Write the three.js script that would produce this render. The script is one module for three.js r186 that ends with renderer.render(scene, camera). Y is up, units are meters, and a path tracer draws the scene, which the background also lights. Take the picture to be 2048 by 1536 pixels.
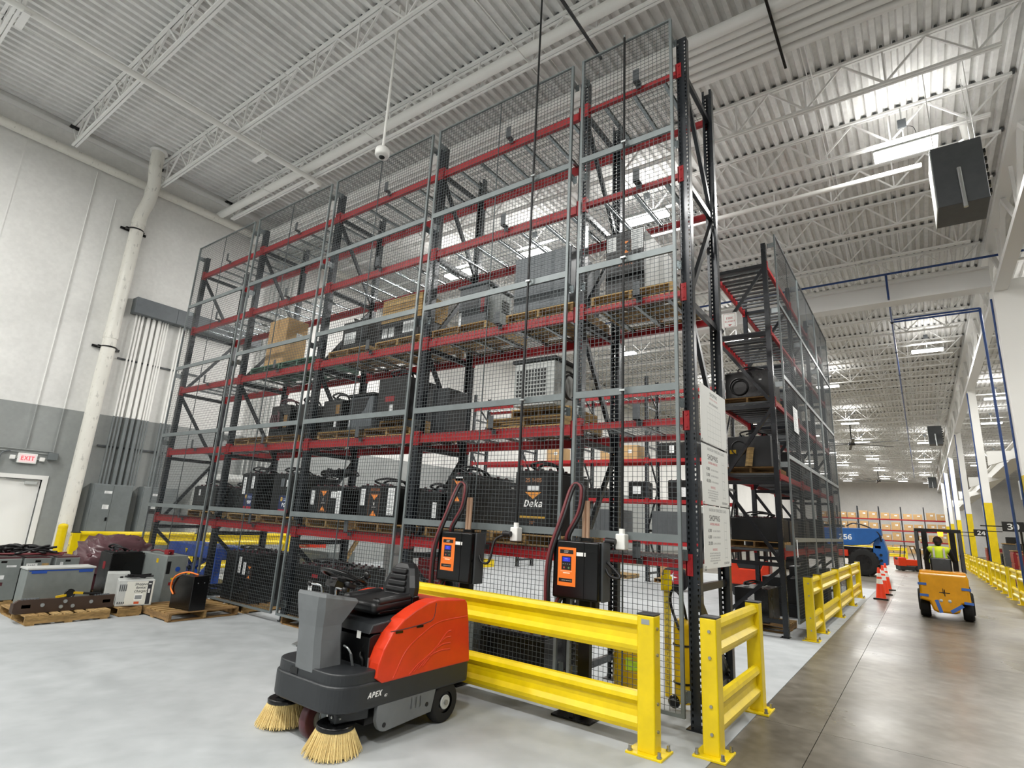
import * as THREE from 'three';
import { mergeGeometries } from 'three/addons/utils/BufferGeometryUtils.js';
import { RoundedBoxGeometry } from 'three/addons/geometries/RoundedBoxGeometry.js';
import { RectAreaLightUniformsLib } from 'three/addons/lights/RectAreaLightUniformsLib.js';

// ---------------------------------------------------------------- camera, light, exposure
const scene = new THREE.Scene();
scene.background = new THREE.Color(0x0a0a0a);
const camera = new THREE.PerspectiveCamera(2 * Math.atan(768 / 1105.9) * 180 / Math.PI, 2048 / 1536, 0.05, 400);
camera.position.set(0, 1.75, 0);
camera.rotation.order = 'YXZ';
camera.rotation.set(0.23866, 0.63499, 0.05368);
const renderer = new THREE.WebGLRenderer({ antialias: true });
renderer.toneMapping = THREE.LinearToneMapping;
renderer.toneMappingExposure = 1.0;
renderer.shadowMap.enabled = true;
RectAreaLightUniformsLib.init();
// high-bay fixtures: [x, z]; each is a glowing lens and an area light of its size (built in highBay below)
const LIGHT_Y = 9.5, LIGHT_POWER = 330, UPLIGHT = 0.09, LIGHT_COLOR = 0xfffdf9;
const BAYS = [[0.47, -12.5], [-5.0, -12.3], [-8.64, -12.5], [-11.6, -12.5],
  [0.5, 1.8], [-4.2, 1.8], [-8.6, 1.8], [-12.6, 1.8], [4.5, 1.8], [4.8, -12.5], [0.5, 7.5], [-8.6, 7.5],
  [-5.5, -23], [-10.5, -23], [-3.37, -33.1], [-9.5, -33], [-3.4, -45], [-3.36, -54.6], [-9.5, -45], [-3.37, -66.5], [-9.5, -58], [-3.4, -78.1], [-3.36, -89.5], [1.29, -96],
  [4.6, -23], [4.0, -39.2], [4.4, -47.5], [5.9, -65.4], [5.2, -73.7], [10, -30], [10, -45], [10, -60], [10, -80], [-9.5, -70], [-9.5, -82], [-8, -93], [-1.5, -93], [-6.5, -39.5], [-6.5, -50], [-6.5, -61], [-6.5, -72], [-6.5, -84], [0.9, -28], [0.9, -56], [0.9, -70], [0.9, -84], [15, -20], [15, -50], [10, -10]];  // includes unseen fixtures added to brighten the far hall and end wall

// ---------------------------------------------------------------- helpers
let seed = 7;
const rnd = () => (seed = (seed * 1664525 + 1013904223) >>> 0) / 4294967296;
const rr = (a, b) => a + (b - a) * rnd();
const V = (x, y, z) => new THREE.Vector3(x, y, z);
const M4 = new THREE.Matrix4(), Q = new THREE.Quaternion(), EU = new THREE.Euler();
function mat4(x = 0, y = 0, z = 0, rx = 0, ry = 0, rz = 0) { return new THREE.Matrix4().compose(V(x, y, z), new THREE.Quaternion().setFromEuler(new THREE.Euler(rx, ry, rz)), V(1, 1, 1)); }
function metreUV(g) {               // uv in metres, by the side a face looks to
  const p = g.attributes.position, n = g.attributes.normal, u = new Float32Array(p.count * 2);
  for (let i = 0; i < p.count; i++) {
    const ax = Math.abs(n.getX(i)), ay = Math.abs(n.getY(i)), az = Math.abs(n.getZ(i));
    if (ax >= ay && ax >= az) { u[2 * i] = p.getZ(i); u[2 * i + 1] = p.getY(i); }
    else if (ay >= az) { u[2 * i] = p.getX(i); u[2 * i + 1] = p.getZ(i); }
    else { u[2 * i] = p.getX(i); u[2 * i + 1] = p.getY(i); }
  }
  g.setAttribute('uv', new THREE.BufferAttribute(u, 2)); return g;
}
const shade = m => { m.castShadow = true; m.receiveShadow = true; return m; };
class B {
  constructor() { this.a = []; }
  add(g, m) { g = g.index ? g.toNonIndexed() : g.clone(); for (const k of Object.keys(g.attributes)) if (!['position', 'normal', 'uv'].includes(k)) g.deleteAttribute(k); if (m) g.applyMatrix4(m); this.a.push(g); return this; }
  box(w, h, d, x = 0, y = 0, z = 0, rx = 0, ry = 0, rz = 0) { return this.add(new THREE.BoxGeometry(w, h, d), mat4(x, y, z, rx, ry, rz)); }
  bx(x0, x1, y0, y1, z0, z1) { return this.box(Math.abs(x1 - x0), Math.abs(y1 - y0), Math.abs(z1 - z0), (x0 + x1) / 2, (y0 + y1) / 2, (z0 + z1) / 2); }
  rbx(x0, x1, y0, y1, z0, z1, r = 0.01, s = 2) { const w = Math.abs(x1 - x0), h = Math.abs(y1 - y0), d = Math.abs(z1 - z0); return this.add(new RoundedBoxGeometry(w, h, d, s, Math.min(r, w / 2.01, h / 2.01, d / 2.01)), mat4((x0 + x1) / 2, (y0 + y1) / 2, (z0 + z1) / 2)); }
  rbox(w, h, d, r, x, y, z, rx = 0, ry = 0, rz = 0, s = 2) { return this.add(new RoundedBoxGeometry(w, h, d, s, r), mat4(x, y, z, rx, ry, rz)); }
  cyl(r0, r1, h, x, y, z, axis = 'y', seg = 20, open = false) { const m = axis === 'x' ? mat4(x, y, z, 0, 0, -Math.PI / 2) : axis === 'z' ? mat4(x, y, z, Math.PI / 2, 0, 0) : mat4(x, y, z); return this.add(new THREE.CylinderGeometry(r1, r0, h, seg, 1, open), m); }
  bar(a, b, w, h = w) {            // a box from point a to point b
    const p = V(...a), q = V(...b), d = q.clone().sub(p), L = d.length(), zx = d.clone().normalize();
    const up = Math.abs(zx.y) > 0.99 ? V(1, 0, 0) : V(0, 1, 0), sx = up.clone().cross(zx).normalize(), sy = zx.clone().cross(sx);
    const m = new THREE.Matrix4().makeBasis(sx, sy, zx).setPosition(p.add(q).multiplyScalar(0.5));
    return this.add(new THREE.BoxGeometry(w, h, L), m);
  }
  rod(a, b, r, seg = 8) { const p = V(...a), q = V(...b), d = q.clone().sub(p), L = d.length(); const m = new THREE.Matrix4().compose(p.clone().add(q).multiplyScalar(0.5), new THREE.Quaternion().setFromUnitVectors(V(0, 1, 0), d.normalize()), V(1, 1, 1)); return this.add(new THREE.CylinderGeometry(r, r, L, seg, 1), m); }
  tube(pts, r, seg = 24, rad = 8, closed = false, tension = 0.5) { return this.add(new THREE.TubeGeometry(new THREE.CatmullRomCurve3(pts.map(p => V(...p)), closed, 'catmullrom', tension), seg, r, rad, closed)); }
  lathe(pts, x, y, z, seg = 24, m) { return this.add(new THREE.LatheGeometry(pts.map(p => new THREE.Vector2(...p)), seg), m || mat4(x, y, z)); }
  ext(pts, depth, m, bevel = 0, bs = 2) { const s = new THREE.Shape(pts.map(p => new THREE.Vector2(...p))); return this.add(new THREE.ExtrudeGeometry(s, { depth, bevelEnabled: bevel > 0, bevelSize: bevel, bevelThickness: bevel, bevelSegments: bs, bevelOffset: -bevel, curveSegments: 10 }), m); }
  shp(shape, depth, m, bevel = 0, bs = 2) { return this.add(new THREE.ExtrudeGeometry(shape, { depth, bevelEnabled: bevel > 0, bevelSize: bevel, bevelThickness: bevel, bevelSegments: bs, bevelOffset: -bevel, curveSegments: 12 }), m); }
  sph(r, x, y, z, sx = 1, sy = 1, sz = 1, s = 14) { return this.add(new THREE.SphereGeometry(r, s, Math.max(6, s * 0.7 | 0)), new THREE.Matrix4().makeScale(sx, sy, sz).setPosition(x, y, z)); }
  tor(R, r, x, y, z, rx = 0, ry = 0, rz = 0, s = 24, arc = Math.PI * 2) { return this.add(new THREE.TorusGeometry(R, r, 8, s, arc), mat4(x, y, z, rx, ry, rz)); }
  geo() { return metreUV(this.a.length === 1 ? this.a[0] : mergeGeometries(this.a)); }
  mesh(name, m, parent) { const o = shade(new THREE.Mesh(this.geo(), m)); o.name = name; (parent || scene).add(o); return o; }
}
const b = () => new B();
const used = {};
function numbered(n) { const k = used[n] = (used[n] ?? -1) + 1; return k ? n + '_' + String(k).padStart(3, '0') : n; }
function tag(o, label, category, group, kind) { o.userData.label = label; if (category) o.userData.category = category; if (group) o.userData.group = group; if (kind) o.userData.kind = kind; return o; }
function thing(name, label, category, x = 0, y = 0, z = 0, turn = 0, group) { const o = new THREE.Group(); o.name = numbered(name); o.position.set(x, y, z); o.rotation.y = turn; scene.add(o); return tag(o, label, category, group); }
function single(name, label, category, bb, m, group) { const o = bb.mesh(numbered(name), m, scene); return tag(o, label, category, group); }
function structure(name) { const o = new THREE.Group(); o.name = name; o.userData.kind = 'structure'; scene.add(o); return o; }
function part(parent, name) { const o = new THREE.Group(); o.name = name; parent.add(o); return o; }
function put(name, geo, m, parent, x, y, z, rx = 0, ry = 0, rz = 0) { const o = shade(new THREE.Mesh(geo, m)); o.name = name; o.position.set(x, y, z); o.rotation.set(rx, ry, rz); parent.add(o); return o; }
function copyOf(src, x, y, z, turn, label, group) { const o = src.clone(); o.name = numbered(src.name.replace(/_\d{3}$/, '')); o.position.set(x, y, z); o.rotation.y = turn; o.userData = { ...src.userData, label, ...(group ? { group } : {}) }; scene.add(o); return o; }
function sticker(parent, name, w, h, m, x, y, z, ry = 0, rx = 0, rz = 0) { const o = shade(new THREE.Mesh(new THREE.PlaneGeometry(w, h), m)); o.name = name; o.position.set(x, y, z); o.rotation.order = 'YXZ'; o.rotation.set(rx, ry, rz); parent.add(o); return o; }

// ---------------------------------------------------------------- textures
function lattice(n, s) { const a = new Float32Array(n * n); let k = s >>> 0; for (let i = 0; i < a.length; i++) { k = (k * 1664525 + 1013904223) >>> 0; a[i] = k / 4294967296; } return a; }
const LAT = lattice(256, 99);
function vnoise(x, y, per) { const xi = Math.floor(x), yi = Math.floor(y), fx = x - xi, fy = y - yi, sx = fx * fx * (3 - 2 * fx), sy = fy * fy * (3 - 2 * fy); const w = (a, c) => LAT[(((c % per) + per) % per) * 256 + (((a % per) + per) % per)]; return (w(xi, yi) * (1 - sx) + w(xi + 1, yi) * sx) * (1 - sy) + (w(xi, yi + 1) * (1 - sx) + w(xi + 1, yi + 1) * sx) * sy; }
function fbm(u, v, base, oct) { let s = 0, a = 0.5, p = base; for (let i = 0; i < oct; i++) { s += a * vnoise(u * p + i * 17, v * p + i * 31, Math.min(p, 256)); a *= 0.5; p *= 2; } return s / (1 - Math.pow(0.5, oct)); }
function dataTex(n, metres, fn, colour = true) {
  const d = new Uint8Array(n * n * 4);
  for (let j = 0; j < n; j++) for (let i = 0; i < n; i++) { const c = fn(i / n, j / n), k = 4 * (j * n + i); d[k] = Math.max(0, Math.min(255, c[0])); d[k + 1] = Math.max(0, Math.min(255, c[1])); d[k + 2] = Math.max(0, Math.min(255, c[2])); d[k + 3] = 255; }
  const t = new THREE.DataTexture(d, n, n); t.wrapS = t.wrapT = THREE.RepeatWrapping; t.magFilter = THREE.LinearFilter; t.minFilter = THREE.LinearMipmapLinearFilter; t.generateMipmaps = true; t.repeat.set(1 / metres, 1 / metres); if (colour) t.colorSpace = THREE.SRGBColorSpace; t.needsUpdate = true; return t;
}
function canvasTex(w, h, draw) { const c = document.createElement('canvas'); c.width = w; c.height = h; const g = c.getContext('2d'); draw(g, w, h); const t = new THREE.CanvasTexture(c); t.colorSpace = THREE.SRGBColorSpace; return t; }
const grey = v => [v, v, v];
const T = {
  speckle: dataTex(256, 0.7, (u, v) => grey(240 + 26 * (fbm(u, v, 8, 5) - 0.5))),
  rough: dataTex(256, 1.3, (u, v) => grey(110 + 130 * fbm(u, v, 6, 5)), false),
  epoxy: dataTex(1024, 9, (u, v) => { const a = fbm(u, v, 4, 6), f = fbm(u + 0.3, v + 0.6, 48, 3), sw = Math.abs(Math.sin(14 * (fbm(u, v, 3, 3) * 2 + u + v))) ** 18, s = 180 + 30 * (a - 0.5) + 20 * (f - 0.5) - 9 * sw * fbm(u, v, 24, 2); return [s - 2, s + 1, s + 3]; }),
  epoxyR: dataTex(512, 9, (u, v) => grey(140 + 80 * fbm(u, v, 5, 6)), false),
  concrete: dataTex(1024, 7, (u, v) => { const a = fbm(u, v, 5, 6), f = fbm(u + 0.2, v, 64, 3), k = fbm(u, v + 0.4, 12, 4); const s = 98 + 34 * (a - 0.5) + 34 * (f - 0.5) + 22 * (k - 0.5); return [s + 3, s - 2, s - 12]; }),
  concreteR: dataTex(512, 7, (u, v) => grey(62 + 48 * fbm(u, v, 7, 6)), false),
  paint: dataTex(512, 4, (u, v) => { const s = 243 + 14 * (fbm(u, v, 6, 5) - 0.5) + 12 * (fbm(u, v, 64, 3) - 0.5); return [s, s, s - 1]; }),
  wood: dataTex(512, 0.9, (u, v) => { const g = fbm(u * 0.25, v, 64, 3), k = fbm(u, v, 5, 4), l = Math.sin(60 * (v + 0.05 * fbm(u, v, 4, 3))) * 0.5 + 0.5; const s = 0.72 + 0.3 * (g - 0.5) + 0.2 * (k - 0.5) + 0.1 * l; return [262 * s, 236 * s, 192 * s]; }),
  card: dataTex(256, 0.6, (u, v) => { const s = 0.94 + 0.1 * fbm(u, v, 6, 4) + 0.03 * Math.sin(v * 400); return [200 * s, 171 * s, 130 * s]; }),
  bristle: dataTex(256, 0.12, (u, v) => { const s = 0.7 + 0.45 * fbm(u, v * 0.2, 48, 3); return [250 * s, 232 * s, 180 * s]; }),
  pipe: dataTex(512, 1.5, (u, v) => { const k = fbm(u, v * 0.35, 40, 3), s = 238 + 14 * (fbm(u, v, 6, 4) - 0.5) - (k > 0.68 ? 60 * (k - 0.68) * 3 : 0); return [s, s, s - 3]; }),
};
function mat(color, rough = 0.5, metal = 0, o = {}) { return new THREE.MeshStandardMaterial({ color, roughness: rough, metalness: metal, ...o }); }
const grain = { map: T.speckle };
const M = {
  ceiling: mat(0xf2f2f0, 0.7, 0, grain), joist: mat(0xf0f0ee, 0.55, 0), wallWhite: mat(0xf0f0ee, 0.6, 0, { map: T.paint }), wallGrey: mat(0x9da1a0, 0.55, 0, { map: T.paint }),
  post: mat(0x262a2f, 0.36, 0.2, { roughnessMap: T.rough }), brace: mat(0x24272b, 0.28, 0.3), red: mat(0xa8141c, 0.45, 0.0, grain), galv: mat(0x8f9698, 0.35, 0.75, { roughnessMap: T.rough }), zinc: mat(0xb4b8b8, 0.3, 0.85),
  meshFrame: mat(0x7b8384, 0.38, 0.25, grain), wire: mat(0x565c5e, 0.45, 0.4), wireDeck: mat(0x6a6f70, 0.4, 0.6),
  yellow: mat(0xf6d80a, 0.33, 0, grain), yellowDark: mat(0xe0b810, 0.35, 0, grain), bolt: mat(0xa9a9a4, 0.35, 0.9),
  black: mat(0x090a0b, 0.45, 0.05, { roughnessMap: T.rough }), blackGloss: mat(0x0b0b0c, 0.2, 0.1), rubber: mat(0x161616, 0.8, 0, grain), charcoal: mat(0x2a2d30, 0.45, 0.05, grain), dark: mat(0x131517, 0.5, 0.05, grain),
  orangeRed: mat(0xe23c18, 0.34, 0, grain), plasticGrey: mat(0x6f7375, 0.5, 0, grain), steelGrey: mat(0x8b9290, 0.42, 0.15, grain), greyBox: mat(0x6a7074, 0.45, 0.1, grain), midGrey: mat(0x55595c, 0.5, 0.1, grain), lightGrey: mat(0xc6c9c6, 0.5, 0, grain), white: mat(0xf0f0ec, 0.5, 0), whitePipe: mat(0xf2f0ea, 0.4, 0, { map: T.pipe }), label: mat(0xeeeeea, 0.6, 0),
  wood: mat(0xd8c8a4, 0.8, 0, { map: T.wood }), woodB: mat(0xc2ae88, 0.8, 0, { map: T.wood }), woodC: mat(0xa89272, 0.85, 0, { map: T.wood }), teal: mat(0x6ba4ac, 0.7, 0, { map: T.wood }), card: mat(0xf4ead8, 0.8, 0, { map: T.card }), cardB: mat(0xdac4a0, 0.8, 0, { map: T.card }),
  chrome: mat(0xd5d8da, 0.15, 1), seat: mat(0x17181a, 0.38, 0, grain), bristle: mat(0xfff6dc, 0.85, 0, { map: T.bristle }), orange: mat(0xf07a28, 0.4, 0), copper: mat(0xd0ad92, 0.35, 0.4), cableRed: mat(0x6e2f33, 0.5, 0), cableBlack: mat(0x141416, 0.5, 0), maroon: mat(0x5a3238, 0.4, 0, grain),
  blue: mat(0x1f5fa8, 0.35, 0, grain), blueDark: mat(0x2a56b4, 0.4, 0, grain), coneOrange: mat(0xf4411c, 0.45, 0), forkYellow: mat(0xe9a312, 0.25, 0, grain), tapeBlue: mat(0x3f68b4, 0.6, 0), hiVis: mat(0xb7d72a, 0.7, 0), skin: mat(0x8a5f48, 0.6, 0), cloth: mat(0x17191d, 0.9, 0), rust: mat(0x4a3a30, 0.7, 0.2, grain), cabinet: mat(0x7a8182, 0.45, 0.1, grain), bluePipe: mat(0x27457f, 0.4, 0.1), redBox: mat(0x8f1f26, 0.45, 0, grain), wrap: new THREE.MeshPhysicalMaterial({ color: 0xb08a92, roughness: 0.25, transmission: 0.45, thickness: 0 }),
  grass: null,
};
M.lens = new THREE.MeshStandardMaterial({ color: 0xffffff, emissive: 0xfffdf9, emissiveIntensity: 7, roughness: 0.5 });
// ---------------------------------------------------------------- the building
const XW = -16, XR = 22, ZF = 11, ZB = -103, DECK = 10.58;
{
  const f = structure('floor');
  b().bx(XW - 0.3, XR + 0.3, -0.4, -0.03, ZB - 0.3, ZF + 0.3).mesh('subfloor', M.charcoal, f);
  const con = new THREE.MeshPhysicalMaterial({ color: 0xffffff, specularIntensity: 0.55, map: T.concrete, roughness: 0.95, roughnessMap: T.concreteR });
  const epo = new THREE.MeshStandardMaterial({ color: 0xf4f6f6, map: T.epoxy, roughness: 0.95, roughnessMap: T.epoxyR });
  const g = 0.006, xs = [-1.5, -0.93, 2.4, 8, 15, XR], zs = [ZF, 4, -1.5, -6.3, -11.2, -17, -24.3, -31, -39, -48, -58, -70, -85, ZB];
  for (let i = 0; i < xs.length - 1; i++) for (let j = 0; j < zs.length - 1; j++) b().bx(xs[i] + g / 2, xs[i + 1] - g / 2, -0.03, 0, zs[j + 1] + g / 2, zs[j] - g / 2).mesh('concrete_slab', con, f);
  for (let j = 6; j < zs.length - 1; j++) b().bx(XW, -1.5 - g / 2, -0.03, 0, zs[j + 1] + g / 2, zs[j] - g / 2).mesh('concrete_slab', con, f);
  const p = b().bx(XW, -1.5 - g / 2, -0.03, 0.002, -24.3 + g / 2, ZF).mesh('painted_area', epo, f); p.userData.label = 'pale grey coated floor around the racks';
}
{
  const w = structure('wall_left');
  b().bx(XW - 0.3, XW, 3.70, 11.2, ZB, ZF).mesh('upper_wall', M.wallWhite, w);
  b().bx(XW - 0.3, XW - 0.001, 0, 3.70, -4.07, ZB).mesh('lower_wall', M.wallGrey, w);
  b().bx(XW - 0.3, XW - 0.001, 0, 3.70, -3.12, ZF).mesh('lower_wall', M.wallGrey, w);
  b().bx(XW - 0.3, XW - 0.001, 2.07, 3.70, -4.07, -3.12).mesh('lower_wall', M.wallGrey, w);
  for (const z of [-2.25, -13.4, -25]) { b().bx(XW - 0.01, XW + 0.008, 3.7, 9.7, z - 0.012, z + 0.012).mesh('joint_sealant', M.wallWhite, w); b().bx(XW - 0.01, XW + 0.008, 0, 3.7, z - 0.012, z + 0.012).mesh('joint_sealant', M.wallGrey, w); }
  const d = structure('door_1');
  b().bx(XW - 0.12, XW + 0.02, 0, 2.14, -4.17, -4.07).bx(XW - 0.12, XW + 0.02, 0, 2.14, -3.12, -3.02).bx(XW - 0.12, XW + 0.02, 2.05, 2.14, -4.07, -3.12).mesh('door_frame', M.white, d);
  b().rbx(XW - 0.1, XW - 0.055, 0.01, 2.04, -4.06, -3.13, 0.004).mesh('door_leaf', M.white, d);
  b().rbx(XW - 0.055, XW + 0.0, 1.93, 2.0, -4.0, -3.78, 0.01).bar([XW - 0.03, 2.01, -3.8], [XW - 0.02, 2.03, -3.45], 0.02, 0.012).mesh('door_closer', M.lightGrey, d);
  b().cyl(0.03, 0.03, 0.05, XW - 0.04, 1.0, -3.2, 'x').bar([XW - 0.015, 1.0, -3.2], [XW - 0.015, 1.0, -3.33], 0.02).mesh('door_handle', M.zinc, d);
  for (const [n, x0, x1, z0, z1] of [['wall_far', XW, XR, ZB - 0.3, ZB], ['wall_back', XW, XR, ZF, ZF + 0.3], ['wall_right', XR, XR + 0.3, ZB, ZF]]) { const o = structure(n); b().bx(x0, x1, 3.7, 11.2, z0, z1).mesh('upper_wall', M.wallWhite, o); b().bx(x0, x1, 0, 3.7, z0, z1).mesh('lower_wall', n !== 'wall_back' ? M.wallWhite : M.wallGrey, o); }
}
{
  const c = structure('ceiling');
  b().bx(XW - 0.3, XR + 0.3, 10.75, 11.3, ZB - 0.3, ZF + 0.3).mesh('roof_slab', M.ceiling, c);
  // corrugated deck, ribs along z
  const P = 0.203, D = 0.076, pos = [], N = Math.ceil((XR - XW) / P);
  const prof = [[0, D], [0.035, D], [0.06, 0], [0.14, 0], [0.165, D], [P, D]];
  const quad = (x0, y0, x1, y1) => pos.push(x0, y0, ZF, x0, y0, ZB, x1, y1, ZB, x0, y0, ZF, x1, y1, ZB, x1, y1, ZF);
  for (let i = 0; i < N; i++) for (let k = 0; k < 5; k++) quad(XW + i * P + prof[k][0], DECK + prof[k][1], XW + i * P + prof[k + 1][0], DECK + prof[k + 1][1]);
  const g = new THREE.BufferGeometry(); g.setAttribute('position', new THREE.Float32BufferAttribute(pos, 3)); g.computeVertexNormals();
  const dk = shade(new THREE.Mesh(metreUV(g), new THREE.MeshStandardMaterial({ color: 0xf2f2f0, roughness: 0.6, map: T.speckle, side: THREE.DoubleSide }))); dk.name = 'corrugated_deck'; c.add(dk);
  // open-web joists along x
  const yb = 9.85, yt = 10.53, X1 = 2.25;
  const vert = b().box(0.03, yt - yb, 0.03, 0, 0, 0).geo(), PW = 1.30, dl = Math.hypot(PW / 2, yt - yb), da = Math.atan2(yt - yb, PW / 2), diag = b().box(dl, 0.034, 0.034).geo();
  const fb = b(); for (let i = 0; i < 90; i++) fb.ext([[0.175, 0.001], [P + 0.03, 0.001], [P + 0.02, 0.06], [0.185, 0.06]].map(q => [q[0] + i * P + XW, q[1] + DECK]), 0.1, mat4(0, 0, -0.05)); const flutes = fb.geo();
  for (let k = -5; k < 52; k++) {
    const z = -1.05 - 1.925 * k; if (z < ZB + 1) break;
    const j = part(c, 'joist'), near = z < 1 && z > -21;
    b().bx(XW, X1, yt, yt + 0.05, z - 0.06, z - 0.008).bx(XW, X1, yt, yt + 0.05, z + 0.008, z + 0.06).mesh('top_chord', M.joist, j);
    b().bx(XW + 0.5, X1 - 0.4, yb - 0.045, yb, z - 0.055, z - 0.008).bx(XW + 0.5, X1 - 0.4, yb - 0.045, yb, z + 0.008, z + 0.055).mesh('bottom_chord', M.joist, j);
    const far = b();
    for (let i = 0; i < 14; i++) {
      const x = XW + 0.65 + i * PW;
      if (near) {
        put('web_bar', vert, M.joist, j, x, (yt + yb) / 2, z); put('web_bar', diag, M.joist, j, x + PW / 4, (yt + yb) / 2, z, 0, 0, da); put('web_bar', diag, M.joist, j, x - PW / 4, (yt + yb) / 2, z, 0, 0, -da);
      } else far.bar([x, yb, z], [x + PW / 2, yt, z], 0.034).bar([x, yb, z], [x - PW / 2, yt, z], 0.034).bar([x, yb, z], [x, yt, z], 0.03);
    }
    if (!near) far.mesh('web_bars', M.joist, j);
    if (z < 3 && z > -48) put('flute_shade_blocks', flutes, M.midGrey, j, 0, 0, z).userData.kind = 'stuff';  // dark grey blocks put in for the shade inside flutes above each joist
    b().bx(X1 + 0.3, XR, yt, yt + 0.05, z - 0.05, z + 0.05).bx(X1 + 0.6, XR, yb - 0.04, yb, z - 0.05, z + 0.05).mesh('side_joist', M.joist, c);
    b().bx(XW - 0.01, XW + 0.12, yt - 0.06, yt, z - 0.09, z + 0.09).mesh('joist_seat', M.dark, c);
  }
  for (const x of [-13.2, -9.1, -5.0, -0.9]) { b().rod([x, yb - 0.02, ZF], [x, yb - 0.02, ZB], 0.011, 6).mesh('bridging_rod', M.joist, c); b().rod([x, yt - 0.02, ZF], [x, yt - 0.02, ZB], 0.011, 6).mesh('bridging_rod', M.joist, c); }
  b().bx(XW, XW + 0.05, 10.36, 10.48, ZB, ZF).mesh('ledger_angle', M.joist, c);
  // deep girder across the hall and girder truss over the columns
  b().bx(XW, 2.3, 8.95, 9.55, -20.15, -19.85).bx(XW, 2.3, 9.5, 9.56, -20.25, -19.75).bx(XW, 2.3, 8.93, 8.99, -20.25, -19.75).mesh('cross_girder', M.joist, c);
  const tr = part(c, 'girder_truss');
  b().bx(2.3, 2.6, 10.2, 10.36, ZB, ZF).mesh('top_chord', M.joist, tr); b().bx(2.3, 2.6, 8.7, 8.85, ZB, ZF).mesh('bottom_chord', M.joist, tr);
  for (let i = 0; i < 34; i++) { const z = 4 - i * 3.25; b().bar([2.45, 8.8, z], [2.45, 10.25, z - 1.62], 0.1).mesh('web_bar', M.joist, tr); b().bar([2.45, 10.25, z - 1.62], [2.45, 8.8, z - 3.25], 0.1).mesh('web_bar', M.joist, tr); b().bar([2.45, 8.8, z], [2.45, 10.25, z], 0.07).mesh('web_bar', M.joist, tr); }
}
// columns on the aisle's right side
const columnLabels = ['wide boxed white column with yellow foot joined to the cross girder', 'white column with yellow foot beside the sign reading 30', 'white column with yellow foot beside the sign reading 24', 'slim white column with yellow foot fourth along the aisle', 'slim white column with yellow foot fifth along the aisle', 'slim white column with yellow foot sixth along the aisle'];
[-20, -33, -46, -59, -72, -85].forEach((z, i) => {
  const c = thing('building_column', columnLabels[i], 'column', i ? 2.5 : 2.68, 0, z, 0, 'columns along the aisle'), w = i ? 0.14 : 0.4;
  b().bx(-w, w, 3.55, 9, -w, w).mesh('shaft', M.white, c); b().bx(-w - 0.004, w + 0.004, 0, 3.55, -w - 0.004, w + 0.004).mesh('painted_foot', M.yellow, c);
  b().bx(-w - 0.1, w + 0.1, 0, 0.03, -w - 0.1, w + 0.1).mesh('base_plate', M.yellowDark, c);
  if (i < 5) { b().rod([-w - 0.03, 0.3, 0.05], [-w - 0.03, 8.6, 0.05], 0.025).mesh('air_pipe', M.bluePipe, c); b().box(0.06, 0.5, 0.3, -w - 0.02, 3.2, -0.1).mesh('sign_plate', M.lightGrey, c); }
});
// high-bay lights
function highBay(x, z, i) {
  const t = thing('high_bay_light', x > 0.4 && x < 0.5 && z < -12 ? 'long white high bay light hanging beside the nearest dark unit heater' : z > 0 ? 'long white high bay light over the open floor in front of the rack' : x > 3 ? 'long white high bay light beyond the row of columns' : z > -13 ? 'long white high bay light just behind the tall rack' : z > -24 ? 'long white high bay light above the further rack' : 'long white high bay light among seen and added ones down the far hall', 'ceiling light', x, LIGHT_Y, z, 0, x > 0.4 && x < 0.5 && z < -12 ? undefined : z > 0 ? 'lights over the open floor' : x > 3 ? 'lights beyond the columns' : z > -13 ? 'lights behind the tall rack' : z > -24 ? 'lights above the further rack' : 'lights down the far hall');
  b().rbx(-0.55, 0.55, 0.03, 0.075, -0.2, 0.2, 0.015).box(0.16, 0.07, 0.16, 0, 0.11, 0).mesh('housing', M.lightGrey, t);
  b().rbx(-0.53, 0.53, -0.03, 0.03, -0.18, 0.18, 0.015).mesh('light_lens', M.lens, t);
  b().rod([0, 0.14, 0], [0, 1.0, 0], 0.012).mesh('hanger', M.lightGrey, t);
  b().box(0.15, 0.17, 0.07, 0, 0.62, 0.02, 0.3).mesh('driver_box', M.midGrey, t);
  b().tube([[0.05, 0.15, 0], [0.2, 0.2, 0.05], [0.18, 0.45, 0.04], [0.05, 0.55, 0.02]], 0.006, 16, 6).mesh('supply_cord', M.cableBlack, t);
  const L = new THREE.RectAreaLight(LIGHT_COLOR, LIGHT_POWER, 1.04, 0.35); L.position.set(0, -0.035, 0); L.rotation.x = -Math.PI / 2; t.add(L);
  const U = new THREE.RectAreaLight(LIGHT_COLOR, LIGHT_POWER * UPLIGHT, 1.0, 0.3); U.position.set(0, 0.16, 0); U.rotation.x = Math.PI / 2; t.add(U);
}
BAYS.forEach(([x, z], i) => highBay(x, z, i));
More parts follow.
